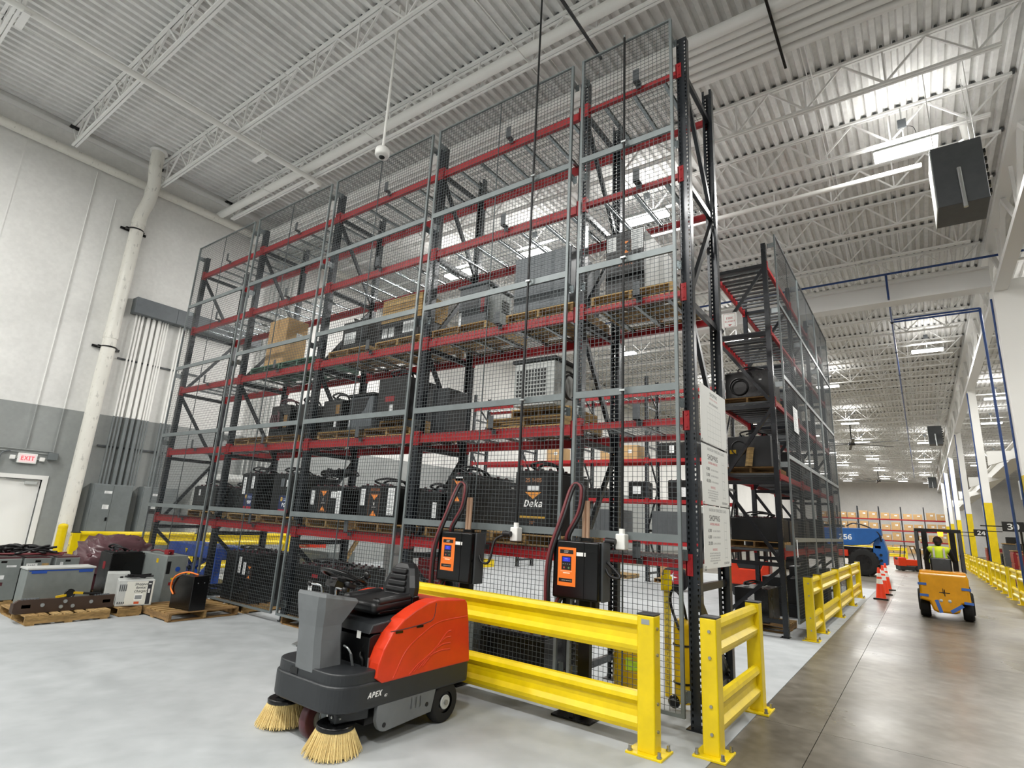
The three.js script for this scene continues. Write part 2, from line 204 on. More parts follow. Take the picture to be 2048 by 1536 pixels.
// ---------------------------------------------------------------- pallet racks
const POSTW = 0.12, POSTD = 0.085;
function holeStrip(h) {            // front web of a post: steel strip with two columns of slots that are real openings
  const pitch = 0.0508, n = Math.floor(h / pitch), s = new THREE.Shape([[-POSTW / 2, 0], [POSTW / 2, 0], [POSTW / 2, pitch], [-POSTW / 2, pitch]].map(p => new THREE.Vector2(...p)));
  for (const x of [-0.04, 0.04]) s.holes.push(new THREE.Path([[x - 0.0085, 0.034], [x - 0.0055, 0.012], [x + 0.0055, 0.012], [x + 0.0085, 0.034], [x, 0.041]].map(p => new THREE.Vector2(...p))));
  const cell = new THREE.ExtrudeGeometry(s, { depth: 0.003, bevelEnabled: false }), r = b();
  const g = cell.toNonIndexed ? cell : cell; for (let i = 0; i < n; i++) r.add(g, mat4(0, i * pitch, -0.003));
  r.bx(-POSTW / 2, POSTW / 2, n * pitch, h, -0.003, 0);
  return r;
}
const postGeo = {};
function postGeometry(h) {
  if (postGeo[h]) return postGeo[h];
  const r = holeStrip(h), w = POSTW / 2;
  r.bx(-w, -w + 0.003, 0, h, -POSTD, 0).bx(w - 0.003, w, 0, h, -POSTD, 0).bx(-w, -w + 0.03, 0, h, -POSTD, -POSTD + 0.003).bx(w - 0.03, w, 0, h, -POSTD, -POSTD + 0.003);
  return postGeo[h] = r.geo();
}
const footGeo = b().bx(-0.1, 0.1, 0, 0.012, -0.13, 0.012).cyl(0.012, 0.012, 0.03, 0.085, 0.02, -0.02, 'y', 6).cyl(0.012, 0.012, 0.03, -0.075, 0.02, -0.1, 'y', 6).geo();
function upright(parent, x, D, H, nodes, back = false) {
  const f = part(parent, 'upright_frame'); f.position.x = x;
  put('post', postGeometry(H), M.post, f, 0, 0, 0); put('post', postGeometry(H), M.post, f, 0, 0, -D, 0, Math.PI, 0);
  put('foot_plate', footGeo, M.brace, f, 0, 0, 0); put('foot_plate', footGeo, M.brace, f, 0, 0, -D, 0, Math.PI, 0);
  const z0 = -POSTD + 0.02, z1 = -D + POSTD - 0.02;
  for (const y of nodes) if (y < H) b().bx(-0.022, 0.022, y - 0.035, y + 0.035, z1, z0).mesh('brace', M.brace, f);
  for (let i = 0; i < nodes.length - 1; i++) { const a = nodes[i] + 0.06, c = nodes[i + 1] - 0.06, fl = (nodes.length - i) % 2 === 0; b().bar([0, fl ? c : a, z0], [0, fl ? a : c, z1], 0.044, 0.06).mesh('brace', M.brace, f); }
  return f;
}
function beam(parent, x0, x1, y, z, h, face, m = M.red) {   // y is the top; face +1 looks to the front
  const o = part(parent, 'beam'), zi = z - face * 0.05, W = 0.028;
  b().bx(x0, x1, y - h, y, z - face * 0.02, zi).bx(x0, x1, y - h, y - 0.035, z, z - face * 0.021).bx(x0, x1, y - h, y - h + 0.012, z + face * 0.003, z).mesh('rail', m, o);
  for (const [x, s] of [[x0, 1], [x1, -1]]) b().bx(x - s * 0.055, x + s * 0.012, y - h * 0.5 - 0.1, y - h * 0.5 + 0.1, z + face * 0.004, z + face * 0.012).bx(x - s * 0.001, x + s * 0.008, y - h * 0.5 - 0.1, y - h * 0.5 + 0.1, zi, z + face * 0.012).cyl(0.011, 0.011, 0.01, x - s * 0.028, y - h * 0.5 + 0.06, z + face * 0.014, 'z', 8).cyl(0.011, 0.011, 0.01, x - s * 0.028, y - h * 0.5 - 0.06, z + face * 0.014, 'z', 8).mesh('connector', m, o);
}
function wireDeck(parent, x0, x1, y, D, bars) {
  const o = part(parent, 'wire_deck'), n = Math.max(1, Math.round((x1 - x0) / 1.25)), w = (x1 - x0) / n;
  for (let d = 0; d < n; d++) for (let k = 0; k < 3; k++) { const x = x0 + d * w + w * (k + 0.5) / 3; b().bx(x - 0.02, x + 0.02, y - 0.028, y - 0.002, -D + 0.03, -0.03).bx(x - 0.03, x + 0.03, y - 0.004, y - 0.002, -D + 0.03, -0.03).mesh('support_channel', M.galv, o); }
  const r = b(); if (bars) { for (let x = x0 + 0.03; x < x1; x += 0.064) r.bx(x - 0.0022, x + 0.0022, y, y + 0.0045, -D + 0.01, -0.01); for (let z = -0.05; z > -D; z -= 0.102) r.bx(x0 + 0.01, x1 - 0.01, y - 0.004, y, z - 0.0022, z + 0.0022); for (let x = x0 + 0.03; x < x1; x += 0.064) r.bx(x - 0.0022, x + 0.0022, y - 0.035, y, -0.008, -0.004); const s = r.mesh('deck_wires', M.wireDeck, o); s.userData.kind = 'stuff'; }
}
function rack(name, label, xs, D, H, levels, nodes, o = {}) {
  const r = thing(name, label, 'pallet rack', o.x || 0, 0, o.z || 0, o.turn || 0);
  for (const x of xs) upright(r, x, D, H, nodes);
  for (let i = 0; i < xs.length - 1; i++) levels.forEach((y, k) => {
    const h = o.beamH ? o.beamH(i, k) : 0.12, a = xs[i] + POSTW / 2, c = xs[i + 1] - POSTW / 2;
    beam(r, a, c, y, -0.004, h, 1); beam(r, a, c, y, -D + 0.004, h, -1);
    if (!o.skipDeck || !o.skipDeck(i, k)) wireDeck(r, a, c, y, D, o.wires !== false);
  });
  return r;
}
const UX = [-13.37, -10.8, -8.23, -5.64, -3.085, -1.783], ZC = -5.461, RD = 1.07, LV = [1.45, 2.84, 4.23, 5.66, 7.05];
rack('pallet_rack', 'tall five bay pallet rack with red beams and dark posts holding batteries and chargers', UX, RD, 7.46, LV, [0.25, 1.2, 2.65, 4.1, 5.55, 7.0], { z: ZC, beamH: (i, k) => i === 4 ? 0.075 : 0.125 });

// wire mesh screens bolted to the front of the rack, one for each bay
function wireGeo(W, y0, y1, step, r) { const g = b(); for (let x = step / 2; x < W; x += step) g.bx(x - r, x + r, y0, y1, -r * 2, 0); for (let y = y0 + step / 2; y < y1; y += step) g.bx(0, W, y - r, y + r, 0, r * 2); return g; }
function screen(label, x0, x1, rows, o) {        // local x along the screen, front +z
  const W = x1 - x0, t = thing('mesh_screen', label, 'mesh screen', o.x || 0, 0, o.z || 0, o.turn || 0, o.group), yb = rows[0], yt = rows[rows.length - 1], F = 0.032;
  const fm = o.frame || M.meshFrame;
  for (const x of [x0, x1 - F]) b().bx(x, x + F, yb, yt, -0.02, 0.012).mesh('stile', fm, t);
  rows.forEach((y, i) => b().bx(x0 + F, x1 - F, y - (i && i < rows.length - 1 ? 0.038 : i ? F * 0.6 : 0), y + (i && i < rows.length - 1 ? 0.038 : i ? 0 : F), -0.018, 0.012).mesh('rail', fm, t));
  b().bx((x0 + x1) / 2 - 0.007, (x0 + x1) / 2 + 0.007, yb, yt, -0.012, -0.002).mesh('centre_bar', M.wire, t);
  const step = o.step || 0.0508;
  for (let i = 0; i < rows.length - 1; i++) { const m = wireGeo(W - 2 * F + 0.02, rows[i], rows[i + 1], step, o.r || 0.0019).mesh('wire_mesh', M.wire, t); m.position.x = x0 + F - 0.01; m.userData.kind = 'stuff'; }
  if (o.stand) for (const y of o.standY) for (const x of [x0 + F / 2, x1 - F / 2]) b().bx(x - 0.004, x + 0.004, y - 0.05, y + 0.05, -o.stand, -0.01).bx(x - 0.03, x + 0.03, y - 0.05, y + 0.05, -o.stand, -o.stand + 0.005).mesh('bracket', M.galv, t);
  if (o.stand && o.levels) for (const y of o.levels) { const x = (x0 + x1) / 2 + 0.13; b().bx(x - 0.04, x + 0.04, y - 0.02, y + 0.15, -0.05, -0.044).bx(x - 0.04, x + 0.04, y - 0.02, y - 0.012, -o.stand, -0.044).bx(x - 0.035, x + 0.035, y - 0.07, y - 0.012, -o.stand, -o.stand + 0.007).mesh('beam_clip', M.midGrey, t); }
  return t;
}
const ROWS = [0.13, 1.645, 3.13, 4.65, 6.14, 7.65], SX = [[-13.4, -10.96], [-10.79, -8.31], [-8.17, -5.72], [-5.59, -3.165], [-3.04, -1.84]];
['grey wire mesh screen over the rack bay beside the electrical cabinets', 'grey wire mesh screen over the bay with the cardboard carton', 'grey wire mesh screen over the middle bay of the tall rack', 'grey wire mesh screen over the bay behind the left wall-box charger', 'narrow grey wire mesh screen over the short end bay with the warning placards'].forEach((l, i) => screen(l, SX[i][0], SX[i][1], ROWS, { z: -5.31, stand: 0.128, standY: [0.28, 1.5, 2.98, 4.5, 6.0, 7.4], levels: LV, group: 'mesh screens on the tall rack' }));

// second rack along the aisle (front looks to +x) with its own screens
const R2X = [11.2, 13.75, 16.3, 18.85];
rack('pallet_rack', 'dark posted pallet rack along the aisle behind yellow guard rail with batteries inside', R2X, 1.07, 7.46, LV, [0.25, 1.2, 2.65, 4.1, 5.55, 7.0], { x: -2.03, turn: Math.PI / 2, wires: false, beamH: () => 0.11 });
{ // horizontal slats are seen from below on the second rack: roll-formed cross bars
  const r = scene.getObjectByName('pallet_rack_001');
  for (let i = 0; i < 3; i++) for (const y of LV) for (let x = R2X[i] + 0.15; x < R2X[i + 1] - 0.1; x += 0.21) b().bx(x - 0.03, x + 0.03, y - 0.04, y - 0.005, -1.03, -0.04).mesh('cross_bar', M.midGrey, r);
}
['grey wire mesh screen at the near end of the aisle side rack', 'grey wire mesh screen over the middle bay of the aisle side rack', 'grey wire mesh screen at the far end of the aisle side rack'].forEach((l, i) => screen(l, R2X[i] - 0.02, R2X[i + 1] - 0.08, [0.25, 1.645, 3.13, 4.65, 6.14, 7.62], { x: -1.86, turn: Math.PI / 2, stand: 0.14, standY: [1.5, 2.98, 4.5, 6.0, 7.4], r: 0.0016, group: 'mesh screens on the aisle rack' }));

// rack row behind, parallel to the first
rack('pallet_rack', 'further pallet rack with red beams seen through the mesh behind the first rack', [-15.2, -12.6, -10.0, -7.4, -4.8], 1.07, 6.9, [1.3, 2.62, 3.98, 6.3], [0.25, 1.6, 3.0, 4.4, 5.8, 6.6], { z: -18, wires: false });

// ---------------------------------------------------------------- guard rails
const railProfile = [[0, 0.155], [0.035, 0.15], [0.05, 0.118], [0.055, 0.085], [0.02, 0.045], [0.012, 0.0], [0.02, -0.045], [0.055, -0.085], [0.05, -0.118], [0.035, -0.15], [0, -0.155], [0, -0.15], [0.028, -0.145], [0.042, -0.118], [0.046, -0.088], [0.012, -0.05], [0.004, 0], [0.012, 0.05], [0.046, 0.088], [0.042, 0.118], [0.028, 0.145], [0, 0.15]];
function guardRail(label, posts, rails, o = {}) {   // local x along, front +z; posts: x list
  const t = thing('guard_rail', label, 'guard rail', o.x, 0, o.z, o.turn || 0, o.group), H = o.h || 1.03, P = 0.075, low = o.low;
  for (const x of posts) {
    const p = part(t, 'post'); p.position.x = x;
    b().rbx(-P, P, 0.012, H, -P * 0.9, P * 0.9, 0.012).mesh('tube', M.yellow, p);
    b().rbx(-P - 0.002, P + 0.002, H, H + 0.012, -P * 0.92, P * 0.92, 0.004).mesh('cap', M.charcoal, p);
    b().rbx(-0.15, 0.15, 0, 0.018, -0.13, 0.13, 0.004).mesh('base_plate', M.yellow, p);
    if (!o.simple) { for (const [sx, sz] of [[1, 1], [1, -1], [-1, 1], [-1, -1]]) b().cyl(0.014, 0.014, 0.05, sx * 0.12, 0.035, sz * 0.1, 'y', 8).cyl(0.02, 0.02, 0.012, sx * 0.12, 0.026, sz * 0.1, 'y', 6).mesh('anchor_bolt', M.bolt, p);
      for (const y of [0.17, 0.37, 0.73, 0.93]) for (const s of [1, -1]) b().cyl(0.013, 0.013, 0.012, s * (P + 0.006), y, 0.01, 'x', 8).mesh('side_bolt', M.bolt, p); }
    if (o.plate) sticker(p, 'maker_plate', 0.07, 0.04, M.zinc, 0.0, H - 0.05, P * 0.9 + 0.002);
  }
  for (const [x0, x1] of rails) for (const y of o.levels || [0.29, 0.865]) {
    b().ext(railProfile.map(([z, yy]) => [z, yy * (o.scale || 0.97)]), x1 - x0, new THREE.Matrix4().makeBasis(V(0, 0, 1), V(0, 1, 0), V(-1, 0, 0)).setPosition(x1, y, o.front ?? 0.0)).mesh('rail', M.yellow, t);
  }
  return t;
}
guardRail('long yellow steel guard rail in front of the two wall-box chargers', [-4.92, -1.93], [[-4.85, -2.0]], { x: 0, z: -4.72, plate: true });
guardRail('short yellow steel guard rail at the end of the tall rack', [0, 1.5], [[0.075, 1.43]], { x: -1.52, z: -5.05, turn: Math.PI / 2, plate: false });
guardRail('yellow guard rail with four posts along the aisle side rack', [11.3, 12.4, 15.1, 17.9, 20.4], [[11.37, 12.33], [12.47, 15.03], [15.17, 17.83], [17.97, 20.33]], { x: -1.7, z: 0, turn: Math.PI / 2 });
guardRail('yellow guard rail by the wall behind the blue lift', [0, 2.5, 5.0], [[0.07, 2.43], [2.57, 4.93]], { x: -14.6, z: -4.5, turn: Math.PI / 2, h: 0.98 });
for (let i = 0; i < 5; i++) guardRail(['yellow guard rail nearest the edge of the concrete aisle on the columns side', 'yellow guard rail between the wide column and the column by sign 30', 'yellow guard rail between the columns by signs 30 and 24', 'yellow guard rail past the column by sign 24', 'last yellow guard rail far down the columns side of the aisle'][i], [0, 1.9, 3.8, 5.7], [[0.07, 1.83], [1.97, 3.73], [3.87, 5.63]], { x: 2.28, z: [-19.9, -26.6, -33.6, -40.5, -48][i] - 5.7, turn: -Math.PI / 2, simple: true, group: 'guard rails by the columns' });
guardRail('yellow guard rail across the far end of the aisle', [0, 3, 6], [[0.07, 2.93], [3.07, 5.93]], { x: -7.4, z: -66, simple: true });
// ---------------------------------------------------------------- ride-on sweeper
const basisZX = (x, y, z) => new THREE.Matrix4().makeBasis(V(0, 0, -1), V(0, 1, 0), V(1, 0, 0)).setPosition(x, y, z);   // shape x -> -z, shape y -> y, depth -> +x
function loft(rings, caps = true) {     // rings: arrays of [x,y,z] with the same count
  const pos = [], n = rings[0].length, tri = (a, c, d) => pos.push(...a, ...c, ...d);
  for (let i = 0; i < rings.length - 1; i++) for (let k = 0; k < n; k++) { const a = rings[i][k], c = rings[i][(k + 1) % n], d = rings[i + 1][(k + 1) % n], e = rings[i + 1][k]; tri(a, c, d); tri(a, d, e); }
  if (caps) for (const [r, f] of [[rings[0], true], [rings[rings.length - 1], false]]) { const c = r.reduce((s, p) => [s[0] + p[0] / n, s[1] + p[1] / n, s[2] + p[2] / n], [0, 0, 0]); for (let k = 0; k < n; k++) f ? tri(c, r[(k + 1) % n], r[k]) : tri(c, r[k], r[(k + 1) % n]); }
  const g = new THREE.BufferGeometry(); g.setAttribute('position', new THREE.Float32BufferAttribute(pos, 3)); g.computeVertexNormals(); g.setAttribute('uv', new THREE.Float32BufferAttribute(new Float32Array(pos.length / 3 * 2), 2)); return g;
}
function rring(w, z0, z1, y, c, tilt = 0) {   // rounded rectangle in plan; looks up when lofted upwards
  const x = w / 2, out = []; const P = [[x - c, z0], [x, z0 + c], [x, z1 - c], [x - c, z1], [-x + c, z1], [-x, z1 - c], [-x, z0 + c], [-x + c, z0]];
  for (const [px, pz] of P) out.push([px, y + tilt * (pz - (z0 + z1) / 2), pz]); return out.reverse();
}
{
  const S = thing('ride_on_sweeper', 'orange and grey ride-on floor sweeper with black seat and two straw side brushes', 'floor sweeper', -3.985, 0, -3.6, -0.01);
  const plan = (hw, z0, z1, rf, rb) => { const s = new THREE.Shape(); s.moveTo(-hw + rb, z0); s.lineTo(hw - rb, z0); s.quadraticCurveTo(hw, z0, hw, z0 + rb); s.lineTo(hw, z1 - rf); s.quadraticCurveTo(hw, z1, hw - rf, z1); s.lineTo(-hw + rf, z1); s.quadraticCurveTo(-hw, z1, -hw, z1 - rf); s.lineTo(-hw, z0 + rb); s.quadraticCurveTo(-hw, z0, -hw + rb, z0); return s; };
  const planUp = (y) => new THREE.Matrix4().makeBasis(V(-1, 0, 0), V(0, 0, 1), V(0, 1, 0)).setPosition(0, y, 0);
  b().shp(plan(0.465, -0.75, 0.72, 0.24, 0.06), 0.15, planUp(0.31), 0.02, 3).mesh('chassis_band', M.charcoal, S);
  b().shp(plan(0.45, 0.3, 0.70, 0.22, 0.04), 0.085, planUp(0.46), 0.015, 3).mesh('front_bumper', M.charcoal, S);
  b().shp(plan(0.4, 0.3, 0.64, 0.17, 0.03), 0.012, planUp(0.54)).mesh('foot_deck', M.rust, S);
  const oval = sticker(S, 'badge', 0.1, 0.05, M.black, -0.12, 0.51, 0.706); oval.userData.label = 'small oval badge';
  // orange body: two cheeks and the rear hood
  const prof = [[-0.31, 0.455], [-0.375, 0.5], [-0.36, 0.6], [-0.32, 0.7], [-0.24, 0.815], [-0.13, 0.905], [0.0, 0.965], [0.13, 1.008], [0.24, 1.025], [0.62, 1.0], [0.65, 0.97], [0.69, 0.8], [0.735, 0.455]];
  const bod = part(S, 'body');
  for (const x of [0.33, -0.46]) b().ext(prof, 0.13, basisZX(x, 0, 0), 0.012, 2).mesh('side_cowl', M.orangeRed, bod);
  b().ext([[0.36, 0.455], [0.36, 0.985], [0.60, 0.985], [0.64, 0.96], [0.68, 0.8], [0.725, 0.455]], 0.7, basisZX(-0.35, 0, 0), 0.012, 2).mesh('rear_hood', M.orangeRed, bod);
  b().bx(-0.34, 0.34, 0.455, 0.8, -0.38, 0.1).mesh('engine_cover', M.dark, bod);
  b().ext([[-0.37, 0.46], [-0.37, 0.77], [-0.33, 0.79], [0.36, 0.79], [0.36, 0.46]], 0.68, basisZX(-0.34, 0, 0), 0.006).mesh('front_panel', M.black, bod);
  b().ext([[-0.38, 0.8], [-0.35, 0.865], [0.0, 0.9], [0.37, 0.9], [0.37, 0.8]], 0.68, basisZX(-0.34, 0, 0), 0.01).mesh('seat_deck', M.charcoal, bod);
  // hood seams, hinges and moulded ribs on the cowl
  for (const s of [1, -1]) {
    const x = s * 0.472;
    b().tube([[x, 0.825, 0.27], [x, 0.83, 0.1], [x, 0.85, -0.12], [x, 0.88, -0.21], [x, 1.0, -0.23]], 0.0045, 30, 5).mesh('cowl_seam', M.maroon, bod);
    b().box(0.012, 0.016, 0.075, x, 0.812, 0.18).box(0.012, 0.016, 0.075, x, 0.83, -0.05).mesh('hinge', M.blackGloss, bod);
    for (let k = 0; k < 4; k++) b().tube([[x - s * 0.004, 0.47 + k * 0.012, 0.03 - k * 0.05], [x - s * 0.004, 0.55 + k * 0.02, -0.1 - k * 0.05], [x - s * 0.004, 0.6 + k * 0.045, -0.3 - k * 0.03], [x - s * 0.004, 0.6 + k * 0.05, -0.45]], 0.009, 24, 6).mesh('moulded_rib', M.orangeRed, bod);
    b().tube([[x - s * 0.004, 0.47, 0.2], [x - s * 0.004, 0.66, 0.08], [x - s * 0.004, 0.77, -0.1], [x - s * 0.004, 0.84, -0.3], [x - s * 0.004, 0.85, -0.66]], 0.008, 30, 6).mesh('moulded_rib', M.orangeRed, bod);
  }
  // seat
  const st = part(S, 'seat');
  b().rbx(-0.23, 0.23, 0.905, 0.945, -0.36, 0.2, 0.015).mesh('seat_base', M.blackGloss, st);
  b().rbox(0.48, 0.1, 0.46, 0.045, 0, 0.975, 0.04, 0.06, 0, 0, 4).rbox(0.1, 0.07, 0.4, 0.034, 0.19, 1.015, 0.03, 0.06, 0, 0, 3).rbox(0.1, 0.07, 0.4, 0.034, -0.19, 1.015, 0.03, 0.06, 0, 0, 3).mesh('cushion', M.seat, st);
  const bk = b(); bk.add(loft([0.0, 0.06, 0.14, 0.24, 0.3, 0.335].map((h, i) => rring([0.36, 0.42, 0.41, 0.34, 0.27, 0.18][i], -0.075 - h * 0.22, 0.045 - h * 0.2 - (i > 3 ? (i - 3) * 0.012 : 0), 0.985 + h, 0.035)).map(r => r)), mat4(0, -0.03, -0.2)); bk.mesh('backrest', M.seat, st);
  for (let k = 0; k < 5; k++) b().rbox(0.27 - k * 0.02, 0.048, 0.03, 0.014, 0, 1.02 + k * 0.052, -0.163 - k * 0.0105, -0.2, 0, 0, 2).mesh('back_pleat', M.seat, st);
  b().rbx(-0.25, -0.225, 0.94, 1.03, -0.24, -0.16, 0.01).rbx(0.225, 0.25, 0.94, 1.03, -0.24, -0.16, 0.01).mesh('seat_pivot', M.blackGloss, st);
  // steering column
  const cw = part(S, 'steering_column');
  b().add(loft([rring(0.3, 0.43, 0.70, 0.53, 0.04), rring(0.29, 0.46, 0.715, 0.75, 0.04), rring(0.3, 0.47, 0.72, 0.86, 0.04), rring(0.34, 0.38, 0.735, 0.97, 0.045), rring(0.36, 0.35, 0.745, 1.05, 0.04, 0.16), rring(0.34, 0.37, 0.735, 1.075, 0.035, 0.18)])).mesh('column_shell', M.plasticGrey, cw);
  b().cyl(0.035, 0.05, 0.12, 0, 1.11, 0.5, 'y', 14).box(0.13, 0.05, 0.16, 0, 1.135, 0.47, -0.35).mesh('column_neck', M.black, cw);
  b().tor(0.19, 0.017, 0, 1.2, 0.42, Math.PI / 2 - 0.38, 0, 0, 32).box(0.36, 0.016, 0.035, 0, 1.19, 0.42, -0.38).box(0.035, 0.016, 0.19, 0, 1.165, 0.34, -0.38).cyl(0.055, 0.06, 0.05, 0, 1.17, 0.415, 'y', 16).mesh('steering_wheel', M.black, cw);
  b().rbox(0.16, 0.05, 0.1, 0.02, 0.02, 1.14, 0.4, -0.3).mesh('wheel_hub_cover', M.charcoal, cw);
  for (const s of [1, -1]) { b().tube([[s * 0.09, 1.07, 0.55], [s * 0.095, 1.12, 0.56], [s * 0.12, 1.135, 0.57], [s * 0.21, 1.135, 0.58]], 0.009, 16, 8).mesh('control_lever', M.chrome, cw); b().sph(0.022, s * 0.23, 1.135, 0.58, 1.3, 1, 1).mesh('lever_knob', M.black, cw); }
  b().sph(0.032, 0.17, 1.225, 0.32, 1, 1.1, 0.8).rod([0.1, 1.16, 0.4], [0.16, 1.22, 0.33], 0.008).mesh('mirror', M.black, cw);
  // pedals and foot details
  b().bar([0.24, 0.545, 0.42], [0.27, 0.66, 0.48], 0.02, 0.008).tube([[0.27, 0.66, 0.48], [0.25, 0.7, 0.5], [0.2, 0.71, 0.5]], 0.008, 10, 6).mesh('pedal', M.zinc, S);
  b().bar([-0.3, 0.545, 0.52], [-0.3, 0.64, 0.56], 0.02, 0.008).box(0.07, 0.012, 0.08, -0.3, 0.655, 0.57, 0.3).mesh('pedal', M.zinc, S);
  b().tube([[0.3, 0.545, 0.375], [0.3, 0.6, 0.38], [0.28, 0.63, 0.39], [0.27, 0.66, 0.385]], 0.013, 12, 8).mesh('release_hook', M.black, S);
  b().box(0.012, 0.08, 0.01, 0.36, 0.59, 0.372).mesh('latch_tab', M.zinc, S);
  // side skirt, wheels
  const sk = new THREE.Shape(); sk.moveTo(-0.32, 0.33); sk.lineTo(-0.32, 0.19); sk.quadraticCurveTo(-0.3, 0.105, -0.22, 0.1); sk.lineTo(0.28, 0.13); sk.lineTo(0.33, 0.33); sk.lineTo(-0.32, 0.33);
  for (const s of [1, -1]) {
    b().shp(sk, 0.03, basisZX(s > 0 ? 0.425 : -0.455, 0, 0), 0.006).mesh('side_skirt', M.plasticGrey, S);
    for (const [z, y] of [[0.24, 0.15], [-0.22, 0.2]]) b().cyl(0.018, 0.018, 0.012, s * 0.458, y, z, 'x', 10).mesh('skirt_knob', M.black, S);
    for (let k = 0; k < 3; k++) b().rbox(0.008, 0.09, 0.022, 0.004, s * 0.457, 0.24, -0.04 - k * 0.05).mesh('skirt_rib', M.plasticGrey, S);
    const w = part(S, 'rear_wheel'); w.position.set(s * 0.4, 0.166, -0.46);
    b().add(new THREE.LatheGeometry([[0.085, -0.055], [0.14, -0.055], [0.158, -0.045], [0.166, -0.02], [0.166, 0.02], [0.158, 0.045], [0.14, 0.055], [0.085, 0.055]].map(p => new THREE.Vector2(...p)), 32), mat4(0, 0, 0, 0, 0, Math.PI / 2)).mesh('tyre', M.rubber, w);
    b().cyl(0.088, 0.088, 0.08, 0, 0, 0, 'x', 24).mesh('rim', M.black, w); b().cyl(0.052, 0.052, 0.02, s * 0.045, 0, 0, 'x', 20).tor(0.05, 0.008, s * 0.05, 0, 0, 0, Math.PI / 2).mesh('rim_ring', M.lightGrey, w); b().cyl(0.02, 0.02, 0.03, s * 0.058, 0, 0, 'x', 12).mesh('hub_nut', M.bolt, w);
  }
  b().bx(-0.3, 0.3, 0.12, 0.31, -0.7, 0.3).mesh('undercarriage', M.black, S);
  const fw = part(S, 'front_wheel'); fw.position.set(-0.02, 0.15, 0.5);
  b().add(new THREE.LatheGeometry([[0.07, -0.045], [0.135, -0.045], [0.148, -0.03], [0.15, 0], [0.148, 0.03], [0.135, 0.045], [0.07, 0.045]].map(p => new THREE.Vector2(...p)), 28), mat4(0, 0, 0, 0, 0, Math.PI / 2)).mesh('tyre', M.maroon, fw);
  b().cyl(0.072, 0.072, 0.07, 0, 0, 0, 'x', 20).mesh('rim', M.lightGrey, fw);
  b().rbx(0.06, 0.075, -0.04, 0.17, -0.035, 0.035, 0.006).rbx(-0.075, -0.06, -0.04, 0.17, -0.035, 0.035, 0.006).mesh('fork', M.galv, fw);
  // side brushes
  for (const [x, z, ax] of [[0.29, 0.57, 0.4], [-0.47, 0.5, -0.3]]) {
    const br = part(S, 'side_brush'); br.position.set(x, 0, z); br.rotation.z = x > 0 ? -0.03 : 0.03; br.scale.setScalar(0.85);
    b().lathe([[0, 0.245], [0.15, 0.245], [0.165, 0.235], [0.165, 0.205], [0.15, 0.195], [0, 0.195]].reverse(), 0, 0, 0, 28).mesh('brush_disc', M.black, br);
    const r = b(); const n = 420; for (let i = 0; i < n; i++) { const a = i / n * Math.PI * 2, k = i % 3, ra = 0.155 - k * 0.02, rb = 0.245 + rr(-0.018, 0.014) - k * 0.025, da = rr(-0.05, 0.05); r.add(new THREE.CylinderGeometry(0.0028, 0.0036, 1, 4, 1), new THREE.Matrix4().compose(V((Math.cos(a) * ra + Math.cos(a + da) * rb) / 2, 0.115, (Math.sin(a) * ra + Math.sin(a + da) * rb) / 2), new THREE.Quaternion().setFromUnitVectors(V(0, 1, 0), V(Math.cos(a) * ra - Math.cos(a + da) * rb, 0.195, Math.sin(a) * ra - Math.sin(a + da) * rb).normalize()), V(1, Math.hypot(ra - rb, 0.195), 1))); }
    r.lathe([[0.1, 0.2], [0.14, 0.2], [0.22, 0.03], [0.12, 0.03]].reverse(), 0, 0, 0, 40);
    const bm = r.mesh('bristles', M.bristle, br); bm.userData.kind = 'stuff';
    b().cyl(0.05, 0.06, 0.06, 0, 0.27, 0, 'y', 14).rbox(0.13, 0.085, 0.32, 0.012, ax * 0.1, 0.295, -0.1, 0, -ax * 0.5).mesh('brush_arm', M.charcoal, br);
    for (const [bx_, bz] of [[0.02, 0.06], [0.09, 0.03], [-0.04, 0.06]]) b().cyl(0.011, 0.011, 0.012, bx_, 0.3, bz + 0.005, 'z', 8).mesh('arm_bolt', M.bolt, br);
  }
  // lettering
  const lt = canvasTex(256, 96, (g, w, h) => { g.fillStyle = '#2a2d30'; g.fillRect(0, 0, w, h); g.fillStyle = '#f2f2f0'; g.font = 'italic bold 62px sans-serif'; g.textAlign = 'left'; g.textBaseline = 'middle'; g.fillText('APEX', 8, 42); g.font = 'bold 30px sans-serif'; g.fillText('47', 196, 72); });
  sticker(S, 'model_lettering', 0.23, 0.086, mat(0xffffff, 0.45, 0, { map: lt }), 0.4665, 0.385, 0.33, Math.PI / 2);
  sticker(S, 'warning_label', 0.05, 0.055, M.label, 0.22, 0.78, 0.3795); b().bx(-0.05, -0.02, 0.46, 0.462, 0.7, 0.71).mesh('bumper_clip', M.zinc, S);
}
// ---------------------------------------------------------------- wall-box chargers on stands, power drops
const chargerTex = canvasTex(200, 360, (g, w, h) => { g.fillStyle = '#f07a28'; g.fillRect(0, 0, w, h); g.fillStyle = '#1a1512'; g.fillRect(20, 22, 150, 38); g.fillRect(42, 84, 108, 128); g.fillRect(14, 290, 150, 34); g.fillStyle = '#e8e0d8'; g.font = 'bold 15px sans-serif'; g.fillText('▼', 34, 47); g.font = 'bold 11px sans-serif'; g.fillText('CHARGER', 66, 38); g.fillText('SYSTEMS', 66, 52); g.font = 'bold 9px sans-serif'; g.fillText('CAUTION  HIGH VOLTAGE', 46, 311); g.fillStyle = '#8a8a8a'; for (let i = 0; i < 4; i++) g.fillRect(54 + i * 24, 152, 12, 7); g.fillStyle = '#b05040'; g.beginPath(); g.arc(70, 190, 10, 0, 7); g.fill(); g.fillStyle = '#5a7a50'; g.beginPath(); g.arc(122, 190, 10, 0, 7); g.fill(); g.fillStyle = '#ffd9bd'; g.fillRect(30, 222, 130, 3); g.fillRect(60, 234, 76, 10); });
